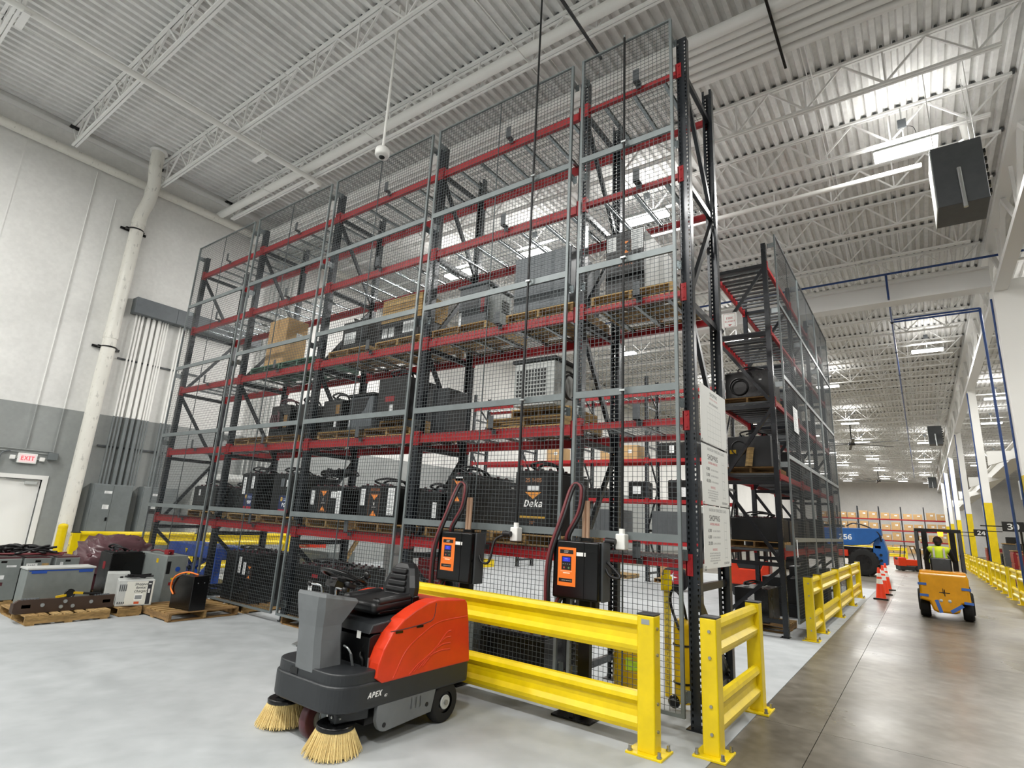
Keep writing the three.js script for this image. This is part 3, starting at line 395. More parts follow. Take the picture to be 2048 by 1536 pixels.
const screenTex = canvasTex(96, 48, (g, w, h) => { g.fillStyle = '#2632d8'; g.fillRect(0, 0, w, h); g.fillStyle = '#aab4ff'; g.font = 'bold 14px monospace'; g.fillText('READY', 24, 20); g.fillText('0.0 V', 24, 38); });
const screenMat = new THREE.MeshStandardMaterial({ color: 0x111133, emissive: 0xffffff, emissiveMap: screenTex, emissiveIntensity: 0.9, roughness: 0.3 });
function wallBox(label, x, hookX, plugX) {
  const c = thing('battery_charger', label, 'battery charger', x, 0, -5.04, 0);
  b().rbx(-0.25, 0.25, 1.03, 1.57, -0.1, 0.11, 0.018).mesh('case', M.blackGloss, c);
  b().bx(0.25, 0.27, 1.03, 1.57, -0.1, 0.05).bx(-0.27, -0.25, 1.03, 1.57, -0.1, 0.05).mesh('side_plate', M.midGrey, c);
  b().bx(0.09, 0.1, 1.04, 1.56, 0.11, 0.114).mesh('front_fold', M.blackGloss, c);
  sticker(c, 'control_panel', 0.2, 0.36, mat(0xffffff, 0.4, 0, { map: chargerTex }), -0.09, 1.325, 0.1125);
  sticker(c, 'display_screen', 0.085, 0.04, screenMat, -0.094, 1.392, 0.1145); sticker(c, 'asset_tag', 0.1, 0.035, M.label, 0.065, 1.45, 0.1125);
  b().bx(-0.06, 0.06, 0.02, 1.6, -0.16, -0.1).mesh('stand_post', M.black, c); b().bx(-0.2, 0.2, 0, 0.02, -0.2, 0.14).bx(-0.02, 0.02, 0.02, 0.12, -0.1, 0.12).mesh('stand_foot', M.black, c);
  for (const s of [-0.16, 0.16]) b().bx(s - 0.02, s + 0.02, 0.9, 1.03, -0.06, 0.02).mesh('bracket', M.black, c);
  b().cyl(0.02, 0.02, 0.4, -0.04, 1.77, -0.13, 'y', 12).mesh('cable_mast', M.copper, c); b().cyl(0.02, 0.02, 0.4, 0.004, 1.77, -0.13, 'y', 12).mesh('cable_mast', M.copper, c);
  const h = hookX;
  for (const [o, m] of [[0, M.cableRed], [0.035, M.cableBlack]]) { b().tube([[-0.2 + o, 1.03, 0.06], [-0.29 + o, 0.84, 0.1], [-0.31 + o, 0.97, 0.13], [-0.29 + o, 1.4, 0.14], [-0.2 + o, 1.8, 0.06], [h + o - 0.06, 2.08, -0.04], [h + o, 2.14, -0.06], [h + o + 0.07, 2.08, -0.04], [h + o + 0.05, 1.85, -0.02], [h + o - 0.06, 1.6, 0.02], [-0.12 + o, 1.5, -0.06]], 0.017, 70, 8).mesh('charge_cable', m, c); }
  b().box(0.05, 0.03, 0.1, h, 2.12, -0.09).mesh('cable_hook', M.black, c);
  b().tube([[0.26, 1.34, -0.02], [0.32, 1.27, 0.0], [0.42, 1.28, 0.0], [plugX - 0.16, 1.5, -0.06], [plugX - 0.05, 1.58, -0.1]], 0.014, 30, 8).cyl(0.035, 0.03, 0.1, plugX - 0.03, 1.585, -0.11, 'x', 12).mesh('supply_cord', M.cableBlack, c);
}
wallBox('black wall-box charger with orange panel on a stand, nearer the orange sweeper', -4.32, -0.1, 0.6);
wallBox('black wall-box charger with orange panel on a stand, nearer the warning placards', -2.76, -0.1, 0.3);
for (const [x, l, yTop] of [[-3.69, 'black power conduit dropping to the outlet between the two chargers', 9.6], [-2.41, 'black power conduit dropping to the outlet beside the short end bay', 7.62]]) {
  const d = thing('power_drop', l, 'conduit', x, 0, -5.235);
  b().rod([0, 1.68, 0], [0, yTop, 0], 0.014, 10).mesh('conduit', M.dark, d);
  for (const y of [3.13, 4.65, 6.14]) b().bx(-0.03, 0.03, y - 0.02, y + 0.0, -0.03, 0.02).mesh('pipe_clamp', M.zinc, d);
  b().rbx(-0.05, 0.05, 1.51, 1.66, -0.05, 0.05, 0.012).cyl(0.03, 0.03, 0.05, 0, 1.685, 0, 'y', 12).mesh('outlet_box', M.white, d);
  if (yTop < 9) b().tube([[0, 7.62, 0], [0.005, 8.2, 0.02], [0.3, 9.2, -0.6], [0.5, 9.8, -1.2]].slice(0, 1).concat([[0, 7.66, 0]]), 0.012, 4, 6).mesh('end_cap', M.zinc, d);
}
// ---------------------------------------------------------------- placards on the rack end
const gridSign = (kind, rows) => canvasTex(512, 352, (g, w, h) => {
  g.fillStyle = '#e9ebe8'; g.fillRect(0, 0, w, h); g.textAlign = 'center'; g.fillStyle = '#55585a';
  if (kind === 0) { g.font = 'bold 34px sans-serif'; g.fillText('SHOPPAS', w / 2, 44); g.fillStyle = '#b05a5a'; g.font = '16px sans-serif'; g.fillText('MATERIAL HANDLING', w / 2, 66); g.fillStyle = '#55585a'; g.font = 'bold 20px sans-serif'; g.fillText('BAY ASSIGNMENTS', w / 2, 100); g.strokeStyle = '#b5b9b8'; g.lineWidth = 2; for (let i = 0; i <= 5; i++) { g.strokeRect(120, 120 + i * 38, 272, 38); } for (let i = 0; i < 6; i++) { g.beginPath(); g.moveTo(120 + i * 54, 120); g.lineTo(120 + i * 54, 348); g.stroke(); } return; }
  g.font = '24px sans-serif'; g.fillText('MAXIMUM PERMISSIBLE LOADS', 270, 30); g.font = 'bold 46px sans-serif'; g.fillStyle = '#3a3c3e'; g.fillText('SHOPPAS', 200, 86); g.font = 'bold 17px sans-serif'; g.fillStyle = '#b03038'; g.fillText('MATERIAL HANDLING', 200, 110);
  g.textAlign = 'left'; rows.forEach((r, i) => { g.fillStyle = '#2e3032'; g.font = 'bold 27px sans-serif'; g.fillText(r, 70, 150 + i * 36); g.font = '12px sans-serif'; g.fillText('LBS. EVENLY DISTRIBUTED', 160, 148 + i * 36); });
  g.textAlign = 'center'; g.fillStyle = '#b03038'; g.font = '20px sans-serif'; g.fillText('WARNING', 190, 256); g.fillStyle = '#44474a'; g.font = '11px sans-serif'; for (let i = 0; i < 5; i++) g.fillText(['THE SUM OF THE LOADS ON ALL LEVELS', 'MUST NOT EXCEED THE FRAME CAPACITY', 'DO NOT ALTER THIS RACK SYSTEM', 'WITHOUT WRITTEN APPROVAL OF THE', 'MANUFACTURER'][i], 190, 274 + i * 14);
  g.strokeStyle = '#9aa0a0'; g.lineWidth = 2; for (const x of [390, 432]) { g.beginPath(); g.moveTo(x, 70); g.lineTo(x, 310); g.stroke(); } for (let y = 90; y < 310; y += 52) { g.beginPath(); g.moveTo(390, y); g.lineTo(440, y); g.stroke(); } g.fillStyle = '#3a3c3e'; g.font = 'bold 18px sans-serif'; g.fillText(rows[2] === '40,000' ? 'ELEVATION E' : 'ELEVATION F', 420, 338);
});
[[2.9, 0, null, 'white bay assignment placard, topmost on the rack end'], [2.285, 1, ['4,000', '8,000', '40,000'], 'white load placard reading 40,000, middle of three on the rack end'], [1.68, 1, ['4,000', '4,000', '20,000'], 'white load placard reading 20,000, lowest of three on the rack end']].forEach(([y, k, rows, l]) => {
  const s = thing('load_placard', l, 'sign', -1.69, y, -5.96, Math.PI / 2, 'placards on the rack end');
  b().bx(-0.455, 0.455, -0.298, 0.298, -0.004, 0).mesh('panel', M.white, s); sticker(s, 'print', 0.9, 0.59, mat(0xffffff, 0.55, 0, { map: gridSign(k, rows) }), 0, 0, 0.0012);
  for (const x of [-0.43, 0.43]) b().tor(0.018, 0.003, x, -0.29, 0, 0, 0, 0, 12).mesh('tie', M.cableBlack, s);
});
{
  const t = canvasTex(160, 176, (g, w, h) => { g.fillStyle = '#efefec'; g.fillRect(0, 0, w, h); g.strokeStyle = '#8a2a2a'; g.lineWidth = 3; g.strokeRect(18, 8, w - 30, h - 16); g.fillStyle = '#a01f24'; g.textAlign = 'center'; g.font = 'bold 34px serif'; g.fillText('FIRE', 86, 74); g.font = 'bold 27px serif'; g.fillText('BLANKET', 86, 112, 118); g.beginPath(); g.moveTo(60, 140); g.lineTo(112, 140); g.lineTo(86, 160); g.fill(); });
  const s = thing('fire_blanket_sign', 'small white sign with red words FIRE BLANKET on the rack post', 'sign', -1.62, 4.17, -6.47); b().bx(-0.08, 0.085, -0.09, 0.09, -0.004, 0).bx(-0.084, -0.08, -0.09, 0.09, -0.1, 0).mesh('panel', M.white, s); sticker(s, 'print', 0.16, 0.176, mat(0xffffff, 0.5, 0, { map: t }), 0.002, 0, 0.0012);
}
// ---------------------------------------------------------------- pallets
const palletGeo = {};
function palletParts(W, D, mats) {
  const k = W + 'x' + D, G = palletGeo[k] || (palletGeo[k] = { s: b().bx(-0.019, 0.019, 0, 0.09, -D / 2, D / 2).geo(), t: b().bx(-W / 2, W / 2, 0, 0.018, -0.047, 0.047).geo(), e: b().bx(-W / 2, W / 2, 0, 0.018, -0.068, 0.068).geo() });
  const o = new THREE.Group(), pick = () => mats[Math.floor(rnd() * mats.length)];
  for (const x of [-W / 2 + 0.02, 0, W / 2 - 0.02]) put('stringer', G.s, pick(), o, x, 0.02, 0);
  const n = 7; for (let i = 0; i < n; i++) { const end = i === 0 || i === n - 1, z = -D / 2 + 0.068 + (D - 0.136) * i / (n - 1); put('deck_board', end ? G.e : G.t, pick(), o, rr(-0.004, 0.004), 0.111, z + (end ? 0 : rr(-0.012, 0.012)), 0, rr(-0.006, 0.006)); }
  for (const z of [-D / 2 + 0.068, 0, D / 2 - 0.068]) put('bottom_board', G.t, pick(), o, 0, 0.001, z);
  return o;
}
const WOODS = [M.wood, M.woodB, M.wood, M.woodC], WOODS2 = [M.woodC, M.woodB], TEAL = [M.teal, M.teal];
function pallet(label, x, y, z, W = 1.02, D = 1.0, turn = 0, mats = WOODS, group = 'pallets on the tall rack') { const o = palletParts(W, D, mats); o.name = numbered('wooden_pallet'); o.position.set(x, y, z); o.rotation.y = turn; scene.add(o); return tag(o, label, 'pallet', group); }
// ---------------------------------------------------------------- stickers
const paperTex = canvasTex(64, 128, (g, w, h) => { g.fillStyle = '#e6e8e8'; g.fillRect(0, 0, w, h); g.fillStyle = '#8d9294'; for (let y = 10; y < h - 8; y += 9) g.fillRect(7, y, 20 + (y * 7) % 28, 3); });
const paper = mat(0xffffff, 0.7, 0, { map: paperTex });
const triTex = canvasTex(128, 192, (g, w, h) => { g.fillStyle = '#151517'; g.fillRect(0, 0, w, h); g.strokeStyle = '#8a5a35'; g.lineWidth = 3; g.strokeRect(8, 10, w - 16, h - 20); g.fillStyle = '#e88a3c'; g.beginPath(); g.moveTo(24, 14); g.lineTo(104, 14); g.lineTo(64, 56); g.fill(); g.beginPath(); g.moveTo(30, 176); g.lineTo(98, 176); g.lineTo(64, 136); g.fill(); g.fillStyle = '#e8e4de'; g.font = 'bold 30px sans-serif'; g.textAlign = 'center'; g.fillText('V', 64, 96); g.font = '12px sans-serif'; g.fillText('BATTERY', 64, 116); });
const tri = mat(0xffffff, 0.5, 0, { map: triTex });
const starTex = canvasTex(64, 64, (g, w, h) => { g.fillStyle = '#a01a28'; g.fillRect(0, 0, w, h); g.fillStyle = '#f0f0f0'; g.beginPath(); for (let i = 0; i < 10; i++) { const a = i * Math.PI / 5 - 1.2, r = i % 2 ? 9 : 27; g.lineTo(32 + r * Math.cos(a), 32 + r * Math.sin(a)); } g.fill(); });
const pTex = canvasTex(128, 140, (g, w, h) => { g.fillStyle = '#1c2c58'; g.fillRect(0, 0, w, h); g.fillStyle = '#c9a557'; g.beginPath(); g.arc(30, 28, 18, 0, 7); g.fill(); g.fillStyle = '#f0f2f6'; g.font = 'italic bold 46px sans-serif'; g.fillText('P00', 34, 92); g.fillStyle = '#a8283a'; g.fillRect(0, 112, w, 28); g.fillStyle = '#9fb0d8'; g.fillRect(54, 22, 66, 6); g.fillRect(54, 36, 66, 6); });
const dekaTex = canvasTex(160, 240, (g, w, h) => { g.fillStyle = '#121214'; g.fillRect(0, 0, w, h); g.fillStyle = '#a06a40'; g.font = 'bold 26px sans-serif'; g.textAlign = 'center'; g.fillText('25 1405', 80, 34); g.fillStyle = '#e2e4e4'; g.fillRect(46, 50, 68, 24); g.fillStyle = '#e0943c'; g.beginPath(); g.moveTo(34, 80); g.lineTo(126, 80); g.lineTo(80, 112); g.fill(); g.fillStyle = '#f4f4f2'; g.font = 'italic bold 44px sans-serif'; g.fillText('Deka', 80, 148); g.fillStyle = '#c9a038'; g.fillRect(10, 190, 140, 10); g.fillStyle = '#a06a40'; g.font = 'bold 20px sans-serif'; g.fillText('20"', 80, 226); });
const serialTex = t => canvasTex(160, 48, (g, w, h) => { g.fillStyle = '#151517'; g.fillRect(0, 0, w, h); g.fillStyle = '#b0683c'; g.font = 'bold 32px monospace'; g.textAlign = 'center'; g.fillText(t, w / 2, 35); });
const lm = t => mat(0xffffff, 0.5, 0, { map: t });
const pMat = lm(pTex), dekaMat = lm(dekaTex), starMat = lm(starTex);
// ---------------------------------------------------------------- batteries and chargers
function battery(label, x0, x1, y0, y1, zf, d, o = {}) {   // front face x0..x1 at z = zf
  const w = x1 - x0, h = y1 - y0, t = thing(o.name || 'forklift_battery', label, o.cat || 'battery', (x0 + x1) / 2, y0, zf - d / 2, o.turn || 0, o.group), cm = o.mat || M.black;
  if (o.side) { b().rbx(-w / 2, w / 2, 0, h, d / 2 - 0.03, d / 2, 0.008).mesh('front_plate', cm, t); b().rbx(-w / 2 + 0.004, w / 2 - 0.004, 0, h - 0.01, -d / 2, d / 2 - 0.031, 0.008).mesh('case', o.side, t); }
  else b().rbx(-w / 2, w / 2, 0, h, -d / 2, d / 2, 0.012).mesh('case', cm, t);
  if (o.ribs) for (let k = 0; k < 14; k++) b().bx(w / 2, w / 2 + 0.008, 0.04 + k * (h - 0.08) / 14, 0.04 + k * (h - 0.08) / 14 + 0.02, -d / 2 + 0.05, d / 2 - 0.08).mesh('side_rib', o.side || cm, t);
  if (o.cells !== 0) { b().bx(-w / 2 + 0.02, w / 2 - 0.02, h, h + 0.02, -d / 2 + 0.03, d / 2 - 0.03).mesh('cell_cover', M.dark, t); const nx = Math.max(2, Math.round(w / 0.16)), nz = Math.max(2, Math.round(d / 0.2)); for (let i = 0; i < nx; i++) for (let k = 0; k < nz; k++) b().cyl(0.02, 0.02, 0.03, -w / 2 + w * (i + 0.5) / nx, h + 0.03, -d / 2 + d * (k + 0.5) / nz, 'y', 8).mesh('vent_cap', o.cap || M.maroon, t); }
  if (o.cable !== 0) { const s = o.cableSide || 1; b().tube([[s * w * 0.15, h + 0.03, 0], [s * w * 0.25, h + 0.1, d * 0.2], [s * w * 0.05, h + 0.13, d * 0.35], [-s * w * 0.2, h + 0.09, d * 0.4], [-s * w * 0.25, h + 0.05, d * 0.2]], 0.016, 30, 7).tube([[s * w * 0.2, h + 0.03, -0.05], [s * w * 0.35, h + 0.08, d * 0.15], [s * w * 0.12, h + 0.1, d * 0.33], [-s * w * 0.1, h + 0.07, d * 0.3]], 0.016, 26, 7).mesh('cable', o.cableMat || M.cableBlack, t); b().rbx(-s * w * 0.25 - 0.05, -s * w * 0.25 + 0.05, h + 0.02, h + 0.075, d * 0.1, d * 0.1 + 0.1, 0.01).mesh('connector', o.plug || M.greyBox, t); }
  if (o.slots) for (const s of [-1, 1]) b().rbox(0.07, 0.022, 0.004, 0.0018, s * w * 0.28, h - 0.05, d / 2 + 0.001).mesh('lifting_slot', M.blackGloss, t);
  if (o.vents) { const [vw, vh, vx, vy] = o.vents, nx = Math.round(vw / 0.045); for (let i = 0; i < nx; i++) for (let k = 0; k < Math.round(vh / 0.05); k++) b().bx(vx - vw / 2 + i * 0.045, vx - vw / 2 + i * 0.045 + 0.03, vy - vh / 2 + k * 0.05, vy - vh / 2 + k * 0.05 + 0.036, d / 2 - 0.002, d / 2 + 0.003).mesh('vent_slot', M.dark, t); }
  if (o.lid) b().rbx(-w / 2 - 0.03, w / 2 + 0.03, h, h + 0.05, -d / 2 - 0.02, d / 2 + 0.03, 0.02).mesh('lid', o.lid, t);
  if (o.handle) b().tube([[-w * 0.3, h, 0], [-w * 0.3, h + 0.12, 0], [w * 0.3, h + 0.12, 0], [w * 0.3, h, 0]], 0.012, 24, 6, false, 0.1).mesh('handle', M.black, t);
  for (const [sx, sy, sw, sh, m] of o.labels || []) sticker(t, 'sticker', sw, sh, m, sx, sy, d / 2 + 0.0022);
  for (const [sz, sy, sw, sh, m] of o.sideLabels || []) sticker(t, 'sticker', sw, sh, m, w / 2 + 0.0022, sy, sz, Math.PI / 2);
  return t;
}
const Z1 = -5.5, ZP = Z1 - 0.5;
// floor level behind the mesh
pallet('old wooden pallet on the floor under the black battery with two white tags', -9.75, 0.002, -5.86, 1.1, 1.0, 0, WOODS2, 'pallets under the tall rack'); pallet('old wooden pallet on the floor under the wide black battery with a yellow label', -7.55, 0.002, -5.86, 1.1, 1.0, 0, WOODS2, 'pallets under the tall rack'); pallet('old wooden pallet on the floor under the low black battery behind the guard rail', -3.9, 0.002, -5.86, 1.1, 1.0, 0, WOODS2, 'pallets under the tall rack');
battery('black forklift battery with two white tags and orange triangles on the floor under the rack', -10.15, -9.25, 0.132, 0.92, -5.45, 0.9, { labels: [[0.05, 0.6, 0.09, 0.26, paper], [0.2, 0.55, 0.09, 0.2, paper], [0.36, 0.5, 0.14, 0.22, tri]] });
battery('wide black forklift battery with a small yellow label on the floor under the rack', -8.05, -6.95, 0.132, 0.87, -5.45, 0.9, { labels: [[-0.1, 0.45, 0.1, 0.16, paper], [-0.02, 0.62, 0.14, 0.05, M.redBox]] });
battery('low black battery on the floor behind the long guard rail', -4.3, -3.4, 0.132, 0.5, -5.45, 0.9, { cable: 0 });
battery('plain grey steel box on the floor behind the long guard rail', -5.05, -4.5, 0.002, 0.6, -5.6, 0.7, { mat: M.steelGrey, cells: 0, cable: 0, name: 'steel_box', cat: 'box' });
// first beam level
{
  const y = LV[0] + 0.006, yt = y + 0.13;
  for (const [x, l] of [[-11.5, 'pallet on the lowest beams under the flat black battery beside the cabinets'], [-9.95, 'pallet on the lowest beams under the blue labelled batteries'], [-8.85, 'second pallet on the lowest beams under the blue labelled batteries'], [-7.5, 'pallet on the lowest beams under the battery piled with cables'], [-6.3, 'pallet on the lowest beams under the battery with two tall white tags'], [-4.85, 'pallet on the lowest beams under the battery with ribbed side'], [-3.75, 'pallet on the lowest beams under the battery with gold stripe']]) pallet(l, x, y, ZP, 1.02, 1.0, 0, [M.woodB, M.woodC, M.wood]);
  battery('flat black battery with a white tag on the lowest beams beside the cabinets', -11.9, -11.0, yt, 2.05, Z1, 0.8, { labels: [[-0.2, 0.35, 0.07, 0.12, paper]] });
  battery('low black battery left of the blue labelled batteries on the lowest beams', -10.72, -10.25, yt, 2.02, Z1 - 0.1, 0.75, {});
  battery('tall black battery with blue label and long white tag on the lowest beams', -10.13, -9.6, yt, 2.3, Z1, 0.9, { labels: [[0.03, 0.22, 0.26, 0.28, pMat], [-0.15, 0.5, 0.09, 0.3, paper], [0.12, 0.56, 0.08, 0.22, paper]] });
  battery('tall black battery with blue label and grey tag on the lowest beams', -9.1, -8.5, yt, 2.28, Z1, 0.9, { labels: [[0.1, 0.2, 0.28, 0.28, pMat], [0.0, 0.56, 0.1, 0.14, M.greyBox], [0.15, 0.55, 0.08, 0.12, paper]] });
  battery('black battery with orange triangles and a heap of cables on top, on the lowest beams', -8.0, -7.15, yt, 2.08, Z1, 0.9, { cable: 0, labels: [[-0.05, 0.28, 0.24, 0.36, tri], [-0.33, 0.33, 0.09, 0.22, paper], [0.2, 0.38, 0.13, 0.1, paper], [0.33, 0.27, 0.1, 0.34, paper]] });
  { const h = b(); for (let i = 0; i < 9; i++) h.tube(Array.from({ length: 6 }, (_, k) => [-7.6 + rr(-0.3, 0.3), 2.25 + rr(0.0, 0.08) + (k % 2) * 0.06, -5.7 + rr(-0.18, 0.18)]), 0.018, 26, 6, true); single('cable_heap', 'heap of black charging cables lying on the battery with orange triangles', 'cables', h, M.cableBlack); }
  battery('black battery with orange triangles between two tall white tags on the lowest beams', -6.8, -5.95, yt, 2.1, Z1, 0.9, { labels: [[-0.05, 0.25, 0.26, 0.36, tri], [-0.31, 0.36, 0.1, 0.24, paper], [0.3, 0.31, 0.14, 0.38, paper], [-0.05, 0.47, 0.28, 0.07, lm(serialTex('RG1538'))]] });
  battery('low black battery with white tags beside the post on the lowest beams', -5.52, -5.12, yt, 2.03, Z1, 0.8, { labels: [[0.1, 0.22, 0.07, 0.2, paper]] });
  battery('black fronted battery with orange triangles and long ribbed grey side on the lowest beams', -5.02, -4.62, yt, 2.26, Z1, 1.0, { side: M.charcoal, ribs: true, labels: [[-0.02, 0.48, 0.22, 0.32, tri], [0, 0.63, 0.12, 0.06, paper]], sideLabels: [[-0.42, 0.58, 0.06, 0.05, paper]] });
  battery('black battery with white script lettering and gold stripe on the lowest beams', -3.92, -3.4, yt, 2.3, Z1, 0.9, { side: M.dark, labels: [[0, 0.38, 0.4, 0.6, dekaMat]] });
}
// second beam level
{
  const y = LV[1] + 0.006, yt = y + 0.13;
  for (const [x, l] of [[-10.15, 'empty pallet on the second beams nearest the conduit wall'], [-9.03, 'pallet on the second beams under the charger with maroon cables'], [-7.5, 'pallet on the second beams under the two-tone charger'], [-6.32, 'yellowish pallet on the second beams under the big black charger']]) pallet(l, x, y, ZP);
  pallet('pallet on the second beams under the smaller pallet of the louvred charger', -3.85, y, ZP, 1.15); pallet('small pallet stacked on another under the louvred charger', -3.72, y + 0.131, ZP - 0.02, 0.85, 0.75);
  battery('black open charger with maroon cables on the second beams', -9.5, -8.9, yt, 3.52, Z1, 0.5, { cableMat: M.maroon, cells: 0, labels: [[0.18, 0.25, 0.12, 0.22, M.woodC]], name: 'battery_charger', cat: 'battery charger' });
  { const h = b(); for (let i = 0; i < 5; i++) h.tube([[-9.45 + i * 0.05, 3.35, -5.48], [-9.4 + i * 0.06, 3.2 - i * 0.02, -5.44], [-9.3 + i * 0.05, 3.1, -5.43], [-9.15, 3.25 + i * 0.02, -5.45], [-9.25, 3.42, -5.47]], 0.012, 26, 6); single('cable_loop', 'maroon charging cable looped over the front of a black charger', 'cables', h, M.maroon); }
  battery('small black charger beside the post on the second beams', -8.72, -8.35, yt, 3.5, Z1, 0.5, { cells: 0, name: 'battery_charger', cat: 'battery charger' });
  battery('black cased charger with hanging black leads and white tag on the second beams', -7.95, -7.45, yt, 3.5, Z1, 0.55, { cells: 0, labels: [[0.12, 0.12, 0.06, 0.1, paper], [0.15, 0.36, 0.1, 0.16, M.woodC]], name: 'battery_charger', cat: 'battery charger' });
  { const t = battery('two-tone grey and black charger with sloped front on the second beams', -7.25, -6.7, yt, 3.5, Z1, 0.55, { mat: M.greyBox, cells: 0, cable: 0, lid: M.black, name: 'battery_charger', cat: 'battery charger', labels: [[-0.22, 0.2, 0.05, 0.3, paper]] }); b().ext([[-0.27, 0.2], [-0.27, 0.5], [0.18, 0.5], [0.1, 0.32], [-0.05, 0.2]], 0.006, mat4(0, 0, 0.275)).mesh('dark_panel', M.dark, t); }
  pallet('small upper pallet under the big black charger', -6.27, y + 0.131, ZP - 0.05, 0.8, 0.8);
  battery('big black charger with red print and white tag on the second beams', -6.6, -5.95, yt + 0.131, 3.74, Z1, 0.62, { side: M.charcoal, cells: 0, handle: true, name: 'battery_charger', cat: 'battery charger', labels: [[-0.05, 0.3, 0.2, 0.08, M.redBox], [0.0, 0.14, 0.08, 0.14, paper]], sideLabels: [[0.1, 0.5, 0.12, 0.1, paper]] });
  battery('dark grey steel cabinet standing on the second beams beside the post', -5.53, -5.22, y, 3.5, Z1 - 0.1, 0.42, { mat: M.charcoal, cells: 0, cable: 0, name: 'steel_box', cat: 'box' });
  battery('light grey louvred charger with dark lid and cables on stacked pallets', -4.02, -3.42, y + 0.265, 3.66, Z1, 0.55, { mat: M.lightGrey, lid: M.dark, cells: 0, cable: 0, handle: true, vents: [0.44, 0.42, -0.04, 0.28], name: 'battery_charger', cat: 'battery charger' });
  single('cable_loop', 'thick black charging cable coiled on the side of the louvred charger', 'cables', b().tor(0.17, 0.016, -3.36, 3.38, -5.75, 0, Math.PI / 2, 0, 30).tor(0.15, 0.014, -3.33, 3.35, -5.73, 0, Math.PI / 2, 0, 30), M.cableBlack);
}
// third beam level
{
  const y = LV[2] + 0.006, yt = y + 0.13;
  pallet('teal painted pallet on the third beams under the carton', -10.0, y, ZP, 1.02, 1.0, 0, TEAL); pallet('teal painted pallet on the third beams without load', -8.93, y, ZP, 1.02, 1.0, 0, TEAL);
  pallet('pallet on the third beams under the stripped black machine', -7.5, y, ZP); pallet('pallet on the third beams under the stacked crate', -6.3, y, ZP);
  pallet('pallet on the third beams under the grey cabinet with dark front', -5.05, y, ZP); pallet('pallet on the third beams under the large dark grey box', -3.7, y, ZP); pallet('pallet on the third beams in the short end bay', -2.45, y, ZP, 1.0);
  { const c = thing('cardboard_carton', 'large brown cardboard carton on a teal pallet on the third beams', 'box', -9.73, yt, Z1 - 0.22); b().rbx(-0.31, 0.31, 0, 0.9, -0.22, 0.22, 0.006).mesh('box', M.card, c); b().bx(-0.03, 0.03, 0.9, 0.902, -0.22, 0.22).bx(-0.03, 0.03, 0.7, 0.9, 0.22, 0.2215).mesh('packing_tape', M.cardB, c); sticker(c, 'sticker', 0.12, 0.08, paper, 0.3115, 0.6, -0.05, Math.PI / 2); }
  battery('small grey plastic bin beside the carton on the third beams', -10.42, -10.1, yt, yt + 0.3, Z1 - 0.2, 0.35, { mat: M.midGrey, cells: 0, cable: 0, name: 'plastic_bin', cat: 'bin' });
  { const t = battery('stripped black machine with exposed wiring on the third beams', -7.75, -7.1, yt, 4.86, Z1 - 0.05, 0.6, { mat: M.dark, cells: 0, cable: 0, name: 'stripped_machine', cat: 'machine', labels: [[-0.12, 0.2, 0.3, 0.2, paper]] }); const h = b(); for (let i = 0; i < 7; i++) h.tube(Array.from({ length: 5 }, () => [rr(-0.35, 0.25), 0.42 + rr(0, 0.2), rr(-0.2, 0.25)]), 0.015, 22, 6); h.mesh('wiring', M.cableBlack, t); b().bar([-0.45, 0.02, 0.25], [-0.2, 0.28, 0.28], 0.03).mesh('stay', M.black, t); }
  battery('low black case with white labels under the wooden crate on the third beams', -6.75, -5.85, yt, 4.66, Z1, 0.6, { mat: M.dark, cells: 0, cable: 0, name: 'equipment_case', cat: 'case', labels: [[-0.3, 0.12, 0.12, 0.16, paper], [-0.15, 0.12, 0.12, 0.16, paper], [0.25, 0.16, 0.3, 0.18, paper]] });
  { const c = thing('wooden_crate', 'shallow wooden crate stacked on the low black case', 'crate', -6.28, 4.665, Z1 - 0.3); for (let k = 0; k < 4; k++) for (const s of [-1, 1]) b().bx(-0.44, 0.44, 0.01 + k * 0.09, 0.09 + k * 0.09, s * 0.29, s * 0.27).mesh('slat', k % 2 ? M.wood : M.woodB, c); for (const s of [-1, 1]) for (let k = 0; k < 4; k++) b().bx(s * 0.44, s * 0.42, 0.01 + k * 0.09, 0.09 + k * 0.09, -0.27, 0.27).mesh('slat', M.wood, c); b().bx(-0.44, 0.44, 0, 0.012, -0.29, 0.29).bx(-0.44, 0.44, 0.37, 0.385, -0.29, 0.29).mesh('panel', M.wood, c); }
  { const t = battery('grey cabinet charger with dark front and louvred side on the third beams', -5.06, -4.56, yt, 4.9, Z1, 0.58, { mat: M.midGrey, side: M.steelGrey, cells: 0, cable: 0, lid: M.greyBox, name: 'battery_charger', cat: 'battery charger', labels: [[0.18, 0.28, 0.06, 0.3, M.redBox], [-0.22, 0.08, 0.05, 0.2, paper]] }); for (let k = 0; k < 5; k++) b().box(0.006, 0.02, 0.16, 0.253, 0.25 + k * 0.04, -0.15).mesh('louvre', M.dark, t); b().bx(-0.2, 0.1, 0.22, 0.42, 0.29, 0.295).mesh('front_screen', M.charcoal, t); }
  battery('large dark grey steel box on the third beams', -4.1, -3.24, yt, 5.14, Z1, 0.8, { mat: M.greyBox, cells: 0, cable: 0, name: 'steel_box', cat: 'box' });
  battery('tall charger with black front, orange mark and beige sides in the short end bay', -2.76, -2.28, yt, 5.13, Z1, 0.92, { side: M.lightGrey, cells: 0, cable: 0, name: 'battery_charger', cat: 'battery charger', labels: [[-0.16, 0.62, 0.12, 0.18, paper], [0.16, 0.62, 0.15, 0.26, paper], [0.02, 0.55, 0.14, 0.18, tri], [0.02, 0.33, 0.26, 0.07, lm(serialTex('RZ0170'))]] });
  b();
}
